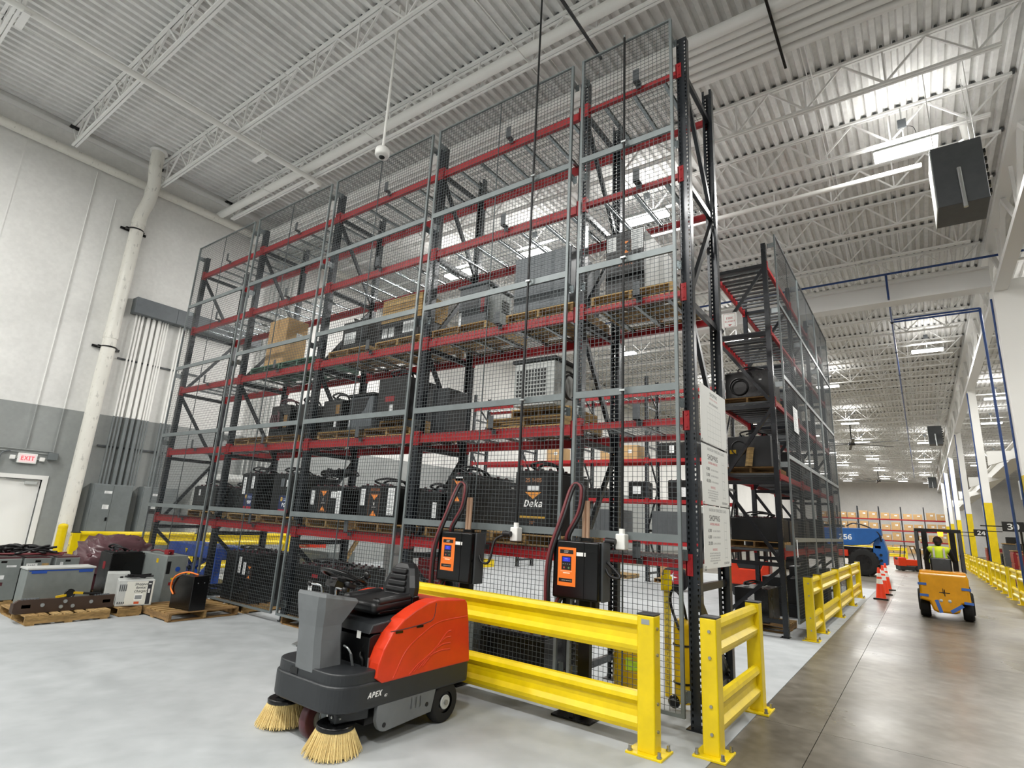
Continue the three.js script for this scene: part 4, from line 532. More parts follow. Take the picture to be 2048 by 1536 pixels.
// ---------------------------------------------------------------- things on the floor at the left
pallet('worn pallet on the floor carrying the long brown roller bed', -10.52, 0.002, -3.21, 1.2, 1.0, Math.PI / 2, [M.wood, M.woodB], 'pallets on the open floor').rotation.y = 0;
pallet('worn pallet on the floor under the rental charger', -10.3, 0.002, -3.985, 0.7, 0.32, 0, WOODS2, 'pallets on the open floor');
pallet('half stripped pallet on the floor under the black charger with orange cable', -9.68, 0.002, -4.72, 1.06, 1.1, Math.PI / 2, [M.woodB, M.woodC], 'pallets on the open floor');
pallet('pallet on the floor under the three grey battery boxes', -12.0, 0.002, -3.1, 1.0, 1.5, 0, WOODS2, 'pallets on the open floor');
pallet('pallet on the floor under the maroon wrapped load', -12.45, 0.002, -4.65, 1.1, 1.0, 0, WOODS2, 'pallets on the open floor');
{ const t = thing('steel_battery_box', 'long pale grey steel battery box with blue edge strips on the floor pallet', 'battery box', -10.8, 0.132, -3.22); b().rbx(-0.17, 0.17, 0, 0.52, -0.42, 0.42, 0.01).mesh('case', M.steelGrey, t); b().rbx(-0.18, 0.18, 0.52, 0.55, -0.43, 0.43, 0.008).mesh('rim', M.lightGrey, t); for (const z of [-0.3, 0.28]) b().bx(0.17, 0.176, 0.47, 0.515, z - 0.09, z + 0.09).mesh('edge_strip', M.blueDark, t); b().bx(0.17, 0.173, 0.5, 0.515, -0.4, 0.4).mesh('edge_strip', M.blueDark, t); }
{ const t = thing('roller_bed', 'long rusty brown steel roller bed lying on a pallet on the floor', 'roller bed', -10.17, 0.132, -3.2); b().ext([[-0.6, 0.03], [-0.57, 0.0], [0.6, 0.0], [0.6, 0.18], [-0.55, 0.18], [-0.6, 0.14]], 0.05, new THREE.Matrix4().makeBasis(V(0, 0, -1), V(0, 1, 0), V(1, 0, 0)), 0.004).mesh('side_rail', M.rust, t); b().bx(-0.16, 0.0, 0.0, 0.12, -0.58, 0.58).mesh('bed', M.rust, t); for (const [z, y] of [[0.28, 0.1], [0.02, 0.13], [0.06, 0.06], [-0.08, 0.06], [-0.3, 0.1]]) b().cyl(0.028, 0.024, 0.014, 0.058, y, z, 'x', 14).mesh('pivot_bolt', M.zinc, t); for (const z of [0.46, -0.5]) b().bx(0.0505, 0.054, 0.07, 0.115, z - 0.05, z + 0.05).mesh('marker_plate', M.yellowDark, t); for (const s of [1, -1]) for (let k = 0; k < 6; k++) b().bx(0.0, 0.05, 0.18, 0.196, s * 0.34 + k * 0.035 * s - 0.01, s * 0.34 + k * 0.035 * s + 0.01).mesh('grip_tooth', M.greyBox, t); b().tor(0.055, 0.014, 0.03, 0.225, -0.02, 0, Math.PI / 2, 0, 24).cyl(0.045, 0.045, 0.02, 0.03, 0.225, -0.02, 'x', 20).mesh('gauge', M.black, t); b().bar([0.03, 0.21, 0.02], [0.03, 0.19, 0.14], 0.03, 0.03).mesh('yellow_fitting', M.yellowDark, t); b().bar([0.03, 0.24, -0.06], [0.03, 0.225, -0.18], 0.03, 0.03).mesh('yellow_fitting', M.yellowDark, t); b().tube([[0.03, 0.225, -0.18], [0.03, 0.21, -0.3], [0.0, 0.2, -0.42]], 0.018, 12, 6).mesh('hose', M.cableBlack, t); }
const boxTag = canvasTex(128, 64, (g, w, h) => { g.fillStyle = '#e4e6e4'; g.fillRect(0, 0, w, h); g.fillStyle = '#3a3d40'; g.font = 'bold 40px sans-serif'; g.fillText('3180', 16, 46); });
for (const [z0, z1, l, labs] of [[-2.5, -2.93, 'grey battery box with maroon sticker under the black cable heap', [[0.02, 0.34, 0.12, 0.06, paper], [0.02, 0.24, 0.12, 0.05, M.maroon], [-0.1, 0.5, 0.12, 0.03, paper]]], [-2.96, -3.3, 'grey battery box tagged 3180 between two grey boxes', [[0.07, 0.5, 0.14, 0.07, lm(boxTag)], [-0.1, 0.5, 0.09, 0.07, M.wood]]], [-3.36, -3.69, 'grey battery box with upright white tag beside the maroon wrapped load', [[0.08, 0.48, 0.04, 0.13, paper]]]]) {
  const t = thing('grey_battery_box', l, 'battery box', -11.8, 0.132, (z0 + z1) / 2, Math.PI / 2, 'grey battery boxes'), w = z0 - z1; b().rbx(-w / 2, w / 2, 0, 0.61, -0.3, 0.3, 0.01).mesh('case', M.steelGrey, t); b().bx(-w / 2 + 0.02, w / 2 - 0.02, 0.61, 0.63, -0.28, 0.28).mesh('cell_cover', M.maroon, t); b().rbox(0.07, 0.03, 0.004, 0.0018, 0, 0.565, 0.301).mesh('lifting_slot', M.blackGloss, t); for (const [x, y, ww, hh, m] of labs) sticker(t, 'sticker', ww, hh, m, -x, y, 0.3022);
}
{ const h = b(); for (let i = 0; i < 14; i++) h.tube(Array.from({ length: 6 }, (_, k) => [-11.75 + rr(-0.22, 0.24), 0.8 + rr(0.0, 0.13), -2.3 - k * 0.2 + rr(-0.12, 0.12)]), 0.018, 30, 6); const hp = thing('cable_heap', 'heap of black and maroon battery cables lying on the grey battery boxes', 'cables'); h.mesh('black_cables', M.cableBlack, hp); const c = b(); for (let i = 0; i < 4; i++) c.tube(Array.from({ length: 5 }, (_, k) => [-11.6 + rr(-0.1, 0.1), 0.785 + rr(0.0, 0.03), -2.6 - k * 0.22 + rr(-0.08, 0.08)]), 0.014, 24, 6); c.mesh('maroon_cables', M.cableRed, hp); }
{ const t = thing('wrapped_load', 'load of boxes wrapped in maroon tinted plastic film beside the yellow rail', 'wrapped load', -12.45, 0.132, -4.6); b().rbx(-0.42, 0.42, 0, 0.62, -0.4, 0.62, 0.03).mesh('load', M.maroon, t); b().rbx(-0.3, 0.3, 0.63, 0.78, -0.3, 0.3, 0.02).mesh('upper_box', M.card, t);
  const g = new THREE.SphereGeometry(1, 28, 14, 0, Math.PI * 2, 0, Math.PI / 2), p = g.attributes.position; for (let i = 0; i < p.count; i++) { const x = p.getX(i), y = p.getY(i), z = p.getZ(i), q = 1 + 0.07 * Math.sin(x * 23 + z * 17) + 0.05 * Math.sin(z * 41 + x * 13); p.setXYZ(i, Math.sign(x) * Math.pow(Math.abs(x), 0.6) * 0.52 * q, 0.28 + Math.pow(y, 0.8) * 0.62 * q, 0.1 + Math.sign(z) * Math.pow(Math.abs(z), 0.6) * 0.62 * q); } g.computeVertexNormals(); b().add(g).mesh('plastic_film', new THREE.MeshStandardMaterial({ color: 0x5c4246, roughness: 0.22, side: THREE.DoubleSide }), t); }
battery('tall black battery with worn front beside the rental charger on the floor', -11.65, -11.15, 0.002, 0.83, -4.02, 0.5, { labels: [[0.0, 0.62, 0.1, 0.12, M.redBox]] });
const rentTex = canvasTex(320, 272, (g, w, h) => { g.fillStyle = '#dcdcd2'; g.fillRect(0, 0, w, h); g.fillStyle = '#26282a'; g.font = 'italic bold 38px sans-serif'; g.textAlign = 'center'; g.fillText('Shoppas', 168, 46); g.fillText('Rental', 168, 88); g.fillText('Charger', 168, 130); g.fillStyle = '#f2f2ee'; g.fillRect(110, 148, 96, 74); g.fillStyle = '#8b8f90'; g.fillRect(118, 164, 80, 46); g.fillStyle = '#c8552a'; g.fillRect(116, 238, 60, 28); g.fillStyle = '#2c2e33'; g.fillRect(248, 0, 52, h); g.fillStyle = '#dcdcd8'; g.fillRect(258, 24, 30, 14); g.fillRect(260, 90, 24, 50); });
{ const t = thing('rental_charger', 'white charger lettered Shoppas Rental Charger on the floor pallet', 'battery charger', -10.2, 0.132, -4.09, 1.3); b().rbx(-0.24, 0.24, 0, 0.38, -0.16, 0.16, 0.01).mesh('case', M.lightGrey, t); sticker(t, 'front_print', 0.36, 0.34, lm(rentTex), 0.05, 0.19, 0.1622); for (let k = 0; k < 4; k++) b().rbox(0.014, 0.1, 0.006, 0.002, -0.21 + k * 0.026, 0.27, 0.161).mesh('vent_slot', M.midGrey, t); for (let k = 0; k < 4; k++) b().rbox(0.014, 0.03, 0.006, 0.002, -0.21 + k * 0.026, 0.05, 0.161).mesh('vent_slot', M.midGrey, t); const c = b(); for (let i = 0; i < 4; i++) c.tube(Array.from({ length: 5 }, () => [rr(-0.2, 0.2), 0.4 + rr(0, 0.04), rr(-0.1, 0.1)]), 0.014, 20, 6); c.mesh('cable', M.cableBlack, t); }
{ const t = thing('rental_charger', 'plain worn white charger standing behind the lettered rental charger', 'battery charger', -10.62, 0.132, -3.98, 1.25); b().rbx(-0.15, 0.15, 0, 0.45, -0.16, 0.16, 0.01).mesh('case', M.lightGrey, t); b().bx(0.02, 0.06, 0.1, 0.4, 0.16, 0.163).mesh('front_strip', M.dark, t); }
{ const t = thing('steel_cabinet', 'tall grey steel cabinet with a blue disc mark on the floor', 'cabinet', -10.86, 0.002, -4.72); b().rbx(-0.53, 0.53, 0, 0.84, -0.16, 0.18, 0.01).mesh('case', M.steelGrey, t); b().bx(0.53, 0.534, 0.55, 0.75, 0.1, 0.16).mesh('side_panel', M.dark, t); b().cyl(0.04, 0.04, 0.004, 0.533, 0.62, -0.02, 'x', 20).mesh('round_mark', M.blueDark, t); sticker(t, 'sticker', 0.13, 0.03, M.yellow, 0.5325, 0.47, 0.0, Math.PI / 2); sticker(t, 'sticker', 0.18, 0.05, M.redBox, 0.5325, 0.39, 0.0, Math.PI / 2); sticker(t, 'sticker', 0.08, 0.07, M.yellowDark, 0.2, 0.74, 0.1822); b().tube([[-0.3, 0.86, 0.1], [0.0, 0.9, 0.12], [0.2, 0.87, 0.05], [0.45, 0.88, 0.1]], 0.016, 20, 6).mesh('cable', M.cableRed, t); b().rbx(0.2, 0.34, 0.84, 0.92, 0.0, 0.1, 0.01).mesh('connector', M.redBox, t); }
{ const t = thing('floor_charger', 'small glossy black charger with orange cable on the half stripped pallet', 'battery charger', -9.4, 0.132, -4.56, 0.1); b().ext([[-0.28, 0], [0.26, 0], [0.26, 0.5], [-0.08, 0.5], [-0.28, 0.42]], 0.24, mat4(0, 0, -0.12), 0.008).mesh('case', M.blackGloss, t); for (const z of [-0.05, 0.05]) b().cyl(0.008, 0.008, 0.006, 0.262, 0.4, z, 'x', 8).mesh('rivet', M.zinc, t); sticker(t, 'sticker', 0.09, 0.24, paper, -0.12, 0.34, 0.1222, 0, 0, -0.2); b().tube([[0.15, 0.51, 0.0], [0.0, 0.54, 0.1], [-0.2, 0.46, 0.16], [-0.28, 0.3, 0.15], [-0.2, 0.2, 0.14]], 0.013, 26, 7).mesh('cable', M.orange, t); }
// ---------------------------------------------------------------- left wall services
{ const t = thing('downpipe', 'thick white roof drain pipe with black clamps beside the door', 'pipe', 0, 0, 0);
  b().rod([-15.8, 0.002, -4.62], [-15.8, 8.75, -4.68], 0.15, 24).mesh('straight_pipe', M.whitePipe, t);
  b().tube([[-15.8, 8.7, -4.68], [-15.79, 9.0, -4.7], [-15.62, 9.35, -4.74], [-15.35, 9.72, -4.68], [-15.17, 10.0, -4.58], [-15.13, 10.3, -4.56], [-15.13, 10.5, -4.56]], 0.15, 40, 20).mesh('offset_bend', M.whitePipe, t);
  for (const [x, y, z] of [[-15.8, 5.6, -4.66], [-15.8, 8.72, -4.68], [-15.5, 9.55, -4.72]]) b().cyl(0.16, 0.16, 0.12, x, y, z, 'y', 24).mesh('coupling', M.whitePipe, t);
  for (const y of [5.32, 8.5]) b().tor(0.158, 0.018, -15.8, y, -4.66, Math.PI / 2, 0, 0, 24).bx(-15.98, -15.94, y - 0.03, y + 0.03, -4.95, -4.36).bx(-15.95, -15.8, y - 0.02, y + 0.02, -4.86, -4.8).bx(-15.95, -15.8, y - 0.02, y + 0.02, -4.5, -4.44).mesh('clamp', M.blackGloss, t);
  b().cyl(0.2, 0.2, 0.05, -15.13, 10.5, -4.56, 'y', 24).mesh('collar', M.joist, t); }
{ const t = thing('wall_pipe', 'long white horizontal pipe high on the side wall', 'pipe'); b().rod([-15.86, 9.82, ZF - 0.5], [-15.86, 9.82, -60], 0.11, 16).mesh('pipe', M.whitePipe, t); for (let z = 4; z > -30; z -= 3) b().bx(-15.99, -15.86, 9.92, 9.95, z - 0.02, z + 0.02).mesh('bracket', M.joist, t); }
{ const t = thing('wireway', 'grey steel wireway box high on the wall above the conduits', 'wireway', 0, 0, 0); b().rbx(-15.99, -15.7, 6.35, 6.77, -6.0, -5.0, 0.01).mesh('section', M.greyBox, t); b().rbx(-15.99, -15.7, 6.35, 6.77, -8.4, -6.005, 0.01).mesh('section', M.greyBox, t); }
const conduitSpots = [[-5.13, 0.022], [-5.21, 0.022], [-5.29, 0.026], [-5.42, 0.045], [-5.55, 0.045], [-5.68, 0.045], [-5.77, 0.02], [-5.83, 0.02], [-5.89, 0.02], [-6.2, 0.024], [-6.27, 0.024], [-6.34, 0.024], [-6.41, 0.024]];
conduitSpots.forEach(([z, r], i) => { const t = thing('conduit', r > 0.04 ? 'thick vertical conduit rising to the wireway above the left electrical cabinet' : i > 8 ? 'thin vertical conduit rising to the wireway above the right electrical cabinet' : 'thin vertical conduit rising to the wireway above the left electrical cabinet', 'conduit', -15.9, 0, z, 0, 'conduits under the wireway'); b().rod([0, 2.05, 0], [0, 3.7, 0], r, 10).mesh('painted_length', M.cabinet, t); b().rod([0, 3.7, 0], [0, 6.35, 0], r, 10).mesh('upper_length', M.white, t); });
for (const [y, z0, z1, l] of [[2.95, -4.95, -6.5, 'dark strut channel holding the conduits above the cabinets'], [5.15, -4.95, -6.9, 'strut channel holding the conduits below the wireway']]) single('strut_channel', l, 'strut', b().bx(-15.998, -15.955, y - 0.02, y + 0.02, z1, z0), M.midGrey);
[[-4.98, -5.81, 'grey electrical cabinet with two white tags beside the thick drain pipe'], [-6.03, -6.86, 'grey electrical cabinet partly behind the left end of the tall rack']].forEach(([z0, z1, l]) => { const t = thing('electrical_cabinet', l, 'cabinet', -15.85, 0, (z0 + z1) / 2, Math.PI / 2, 'electrical cabinets'), w = z0 - z1; b().rbx(-w / 2, w / 2, 0.002, 2.05, -0.14, 0.15, 0.012).mesh('body', M.cabinet, t); b().rbx(-w / 2 + 0.02, -0.003, 0.06, 2.02, 0.15, 0.165, 0.004).mesh('door', M.cabinet, t); b().rbx(0.003, w / 2 - 0.02, 0.06, 2.02, 0.15, 0.165, 0.004).mesh('door', M.cabinet, t); b().rbx(-0.06, -0.02, 1.2, 1.28, 0.165, 0.18, 0.006).mesh('latch', M.black, t); sticker(t, 'sticker', 0.16, 0.06, paper, -0.1, 1.86, 0.1672); sticker(t, 'sticker', 0.13, 0.1, paper, -0.1, 1.52, 0.1672); });
{ const ex = canvasTex(128, 80, (g, w, h) => { g.fillStyle = '#f4e8e6'; g.fillRect(0, 0, w, h); g.fillStyle = '#f03248'; g.font = 'bold 60px sans-serif'; g.textAlign = 'center'; g.fillText('EXIT', w / 2, 62, 112); });
  const t = thing('exit_sign', 'lit red exit sign with two lamp heads above the door', 'exit sign', -15.96, 2.49, -3.7, Math.PI / 2); b().rbx(-0.17, 0.17, -0.11, 0.11, -0.03, 0.03, 0.01).mesh('body', M.white, t); sticker(t, 'sign_face', 0.28, 0.17, new THREE.MeshStandardMaterial({ color: 0x996666, emissive: 0xffffff, emissiveMap: ex, emissiveIntensity: 0.75 }), 0, 0, 0.0315); for (const s of [-1, 1]) { b().rbx(s * 0.26 - 0.045, s * 0.26 + 0.045, -0.045, 0.045, 0, 0.06, 0.012).mesh('lamp_head', M.white, t); b().bx(s * 0.17, s * 0.22, -0.01, 0.01, 0, 0.02).mesh('arm', M.lightGrey, t); } }
{ const t = thing('junction_box', 'grey junction box with thin conduits beside the exit sign', 'junction box', -15.95, 2.58, -4.14, Math.PI / 2); b().rbx(-0.09, 0.09, -0.08, 0.08, -0.045, 0.05, 0.006).mesh('box', M.cabinet, t); b().rod([0, 0.08, -0.02], [0, 1.12, -0.02], 0.012).mesh('vertical_conduit', M.wallGrey, t); b().rod([0, 1.12, -0.02], [0, 6.6, -0.02], 0.012).mesh('vertical_conduit', M.wallWhite, t); b().rod([-0.5, 0.13, -0.02], [-0.5, 1.12, -0.02], 0.012).mesh('vertical_conduit', M.wallGrey, t); b().rod([-0.5, 1.12, -0.02], [-0.5, 7.1, -0.02], 0.012).mesh('vertical_conduit', M.wallWhite, t); b().rod([-0.0, 0.1, -0.02], [-1.6, 0.1, -0.02], 0.012).mesh('horizontal_conduit', M.wallGrey, t); b().rod([-0.0, 0.04, -0.02], [-1.6, 0.04, -0.02], 0.012).mesh('horizontal_conduit', M.wallGrey, t); b().tube([[-0.75, 0.04, -0.02], [-0.82, 0.03, -0.01], [-0.9, -0.05, 0], [-0.9, -0.3, 0]], 0.014, 14, 8).mesh('flexible_conduit', M.greyBox, t); }
{ const t = thing('bollard', 'yellow steel bollard in front of the thick drain pipe', 'bollard', -15.38, 0.002, -4.48); b().cyl(0.09, 0.09, 1.08, 0, 0.54, 0, 'y', 20).mesh('sleeve', M.yellow, t); b().sph(0.09, 0, 1.08, 0, 1, 0.6, 1, 18).mesh('dome_cap', M.yellow, t); b().tor(0.091, 0.004, 0, 1.04, 0, Math.PI / 2).mesh('ring', M.yellowDark, t); }
for (let i = 0; i < 6; i++) { const z = -8.55 - i * 0.14; single('conduit', 'tall pale conduit on the wall behind the rack bending under the roof', 'conduit', b().tube([[-15.88, 0.1, z], [-15.88, 4, z], [-15.88, 9.1, z], [-15.86, 9.35, z - 0.02], [-15.7, 9.5, z - 0.06], [-13.0, 9.52, z - 0.1]], 0.035, 60, 8, false, 0.1), M.lightGrey, 'tall conduits behind the rack'); }
single('exhaust_pipe', 'large grey elbow pipe on the wall behind the left end of the rack', 'pipe', b().tube([[-15.6, 0.05, -7.3], [-15.6, 1.8, -7.3], [-15.6, 2.25, -7.42], [-15.6, 2.4, -7.8], [-15.6, 2.4, -8.9]], 0.14, 30, 14), M.lightGrey);
// ---------------------------------------------------------------- under the roof
{ const t = thing('sprinkler_main', 'white pipe under the joists running away from the viewer over the left floor', 'pipe'); b().rod([-11.5, 9.7, ZF - 1], [-11.5, 9.7, -7.0], 0.06, 14).mesh('pipe', M.white, t); for (const z of [0.5, -1.15, -5.5, -6.9]) b().bx(-11.95, -11.42, 9.6, 9.64, z - 0.05, z + 0.05).rod([-11.85, 9.62, z], [-11.85, 10.5, z], 0.01, 6).mesh('trapeze_hanger', M.joist, t); }
single('roof_pipe', 'thick white pipe along the joist over the tall rack', 'pipe', b().rod([XW + 0.05, 9.95, -6.62], [2.2, 9.95, -6.62], 0.1, 16), M.white);
{ const names = ['thick white pipe leading the bundle of roof conduits', 'white roof conduit next to the thick pipe of the bundle', 'white roof conduit second from the thick pipe of the bundle', 'white roof conduit third from the thick pipe of the bundle', 'white roof conduit fourth from the thick pipe of the bundle', 'white roof conduit farthest from the thick pipe of the bundle'];
  names.forEach((l, i) => single('roof_conduit', l, 'conduit', b().rod([XW + 0.05, 9.66, -7.75 - i * 0.19], [XR - 1, 9.66, -7.75 - i * 0.19], i ? 0.07 : 0.1, 14), M.joist, 'bundle of roof conduits')); }
single('sprinkler_pipe', 'white sprinkler pipe level with the high bay lights', 'pipe', b().rod([XW + 0.05, 9.3, -12.9], [0.72, 9.3, -12.9], 0.055, 12), M.white);
for (const [x, z0, z1, l] of [[-3.7, 2, -7.11, 'black strut channel under the roof above the charger conduit'], [-1.135, -3, -8.97, 'black strut channel under the roof right of the rack end']]) single('roof_strut', l, 'strut', b().bx(x - 0.02, x + 0.02, 9.5, 9.54, z1, z0), M.black);
{ const t = thing('security_camera', 'white security camera hanging on a long thin white pole', 'camera', -6.67, 0, -5.08); b().rod([0, 7.62, 0], [0, 10.55, 0], 0.022, 12).mesh('pole', M.white, t); b().lathe([[0, 7.62], [0.05, 7.62], [0.11, 7.6], [0.12, 7.56], [0.12, 7.5], [0.1, 7.46], [0, 7.45]].reverse(), 0, 0, 0, 24).mesh('housing', M.white, t); b().sph(0.05, 0, 7.455, 0, 1, 0.7, 1).mesh('dome', M.dark, t); }
function heater(label, x, y, z) { const t = thing('unit_heater', label, 'heater', x, y, z, 0, 'unit heaters'); b().rbx(-0.36, 0.36, -0.58, 0.62, -0.42, 0.42, 0.012).mesh('case', M.midGrey, t); b().bx(-0.375, -0.36, -0.6, 0.6, -0.4, 0.4).mesh('outlet_frame', M.lightGrey, t); for (let k = 0; k < 6; k++) b().bx(0.36, 0.42, -0.4 + k * 0.16, -0.32 + k * 0.16, 0.1, 0.22).mesh('control', M.black, t); b().tube([[0.2, 0.62, -0.2], [0.22, 1.1, -0.5], [0.4, 1.4, -1.2], [0.4, 2.4, -1.6]], 0.1, 24, 12).mesh('flue', M.white, t); for (const s of [[-0.3, 0.3], [0.3, 0.3], [0.3, -0.3]]) b().rod([s[0], 0.62, s[1]], [s[0], 2.4, s[1]], 0.008, 6).mesh('hanger', M.joist, t); b().rod([0.02, -0.68, 0.44], [0.0, 0.1, 0.44], 0.035, 10).mesh('drain_pipe', M.zinc, t); }
heater('dark grey unit heater hanging beside the nearest aisle light', 1.15, 8.12, -11.9); heater('dark grey unit heater hanging beyond the cross girder', 1.28, 8.4, -45); heater('dark grey unit heater hanging at the far end of the hall', 1.5, 8.4, -82);
for (const [x, z, l] of [[-3.71, -48.8, 'large dark ceiling fan nearer along the hall'], [-3.75, -81.8, 'large dark ceiling fan farther along the hall']]) { const t = thing('ceiling_fan', l, 'ceiling fan', x, 8.6, z); b().rod([0, 0, 0], [0, 1.9, 0], 0.04, 8).box(0.2, 0.3, 0.2, 0, 1.6, 0).mesh('drop_rod', M.dark, t); b().cyl(0.25, 0.2, 0.2, 0, 0, 0, 'y', 16).mesh('motor', M.dark, t); for (let k = 0; k < 6; k++) { const a = k * Math.PI / 3 + 0.4; b().bar([0.2 * Math.cos(a), 0, 0.2 * Math.sin(a)], [3.2 * Math.cos(a), -0.05, 3.2 * Math.sin(a)], 0.18, 0.025).mesh('blade', M.midGrey, t); } }
single('air_line', 'blue compressed air line crossing under the roof by the cross girder', 'pipe', b().rod([-15.9, 9.62, -19.2], [3, 9.62, -19.2], 0.035, 8), M.bluePipe);
{ const t = thing('air_line', 'blue air line with black couplings running down the hall', 'pipe'); b().rod([-0.15, 9.58, -19.2], [-0.15, 9.0, -19.6], 0.03, 8).rod([-0.15, 9.0, -19.6], [-0.15, 8.8, -80], 0.03, 8).mesh('long_pipe', M.bluePipe, t); for (let z = -22; z > -60; z -= 3.85) b().sph(0.05, -0.15, 8.97, z).mesh('coupling', M.black, t); }
{ const t = thing('air_line', 'blue air line dropping down the wide boxed column', 'pipe'); for (const y of [8.62, 8.7]) b().rod([-0.1, y, -20.9], [2.07, y, -20.9], 0.03, 8).mesh('branch_pipe', M.bluePipe, t); b().rod([2.07, 8.7, -20.9], [2.07, 0.5, -20.5], 0.035, 8).mesh('drop_pipe', M.bluePipe, t); }
{ const t = thing('crane_runway', 'white crane runway beam beyond the columns', 'crane beam'); b().bx(4.0, 4.4, 5.9, 6.45, -95, -24).bx(3.85, 4.55, 6.45, 6.52, -95, -24).bx(3.85, 4.55, 5.84, 5.9, -95, -24).mesh('girder', M.white, t); b().bx(4.1, 4.3, 6.52, 6.6, -95, -24).mesh('crane_rail', M.midGrey, t); for (const z of [-33, -46, -59, -72]) b().ext([[2.72, 5.2], [4.6, 5.84], [2.72, 5.84]], 0.3, mat4(0, 0, z - 0.15)).mesh('corbel', M.white, t); }
{ const t = thing('crane_festoon', 'yellow crane trolley with looped cables beyond the columns', 'crane', 5.0, 5.9, -34); b().rbx(-0.2, 3.0, 0.25, 0.65, -0.3, 0.3, 0.03).mesh('bridge_beam', M.yellow, t); for (let k = 0; k < 9; k++) b().tor(0.28, 0.035, 0.1 + k * 0.2, 0.1, 0.0, 0, 0.7, 0, 20).mesh('cable_loop', k % 2 ? M.yellow : M.yellowDark, t); }
// ---------------------------------------------------------------- aisle: cones, forklift and driver, machines
const cone0 = thing('traffic_cone', 'orange traffic cone with white bands, nearest the tall guard rail end', 'traffic cone', -1.18, 0.003, -20.6, 0, 'traffic cones');
b().rbx(-0.19, 0.19, 0, 0.04, -0.19, 0.19, 0.01).mesh('base', M.black, cone0); b().lathe([[0.14, 0.04], [0.13, 0.06], [0.03, 0.9], [0, 0.905]], 0, 0, 0, 24).mesh('body', M.coneOrange, cone0);
for (const [y0, y1] of [[0.44, 0.58], [0.64, 0.74]]) b().lathe([[0.131 - (y0 - 0.05) * 0.118, y0], [0.131 - (y1 - 0.05) * 0.118, y1]], 0, 0, 0, 24).mesh('white_band', M.white, cone0);
copyOf(cone0, -1.18, 0.003, -22.5, 0.2, 'orange traffic cone with white bands, middle of the row by the blue machine', 'traffic cones'); copyOf(cone0, -1.2, 0.003, -24.6, 0.5, 'orange traffic cone with white bands, last of the row by the blue machine', 'traffic cones');
function wheel(parent, name, r, w, x, y, z, tyre = M.rubber, rim = M.midGrey) { const g = part(parent, name); g.position.set(x, y, z); b().add(new THREE.LatheGeometry([[r * 0.55, -w / 2], [r * 0.9, -w / 2], [r, -w * 0.32], [r, w * 0.32], [r * 0.9, w / 2], [r * 0.55, w / 2]].map(p => new THREE.Vector2(...p)), 28), mat4(0, 0, 0, 0, 0, Math.PI / 2)).mesh('tyre', tyre, g); b().cyl(r * 0.56, r * 0.56, w * 0.8, 0, 0, 0, 'x', 20).mesh('rim', rim, g); return g; }
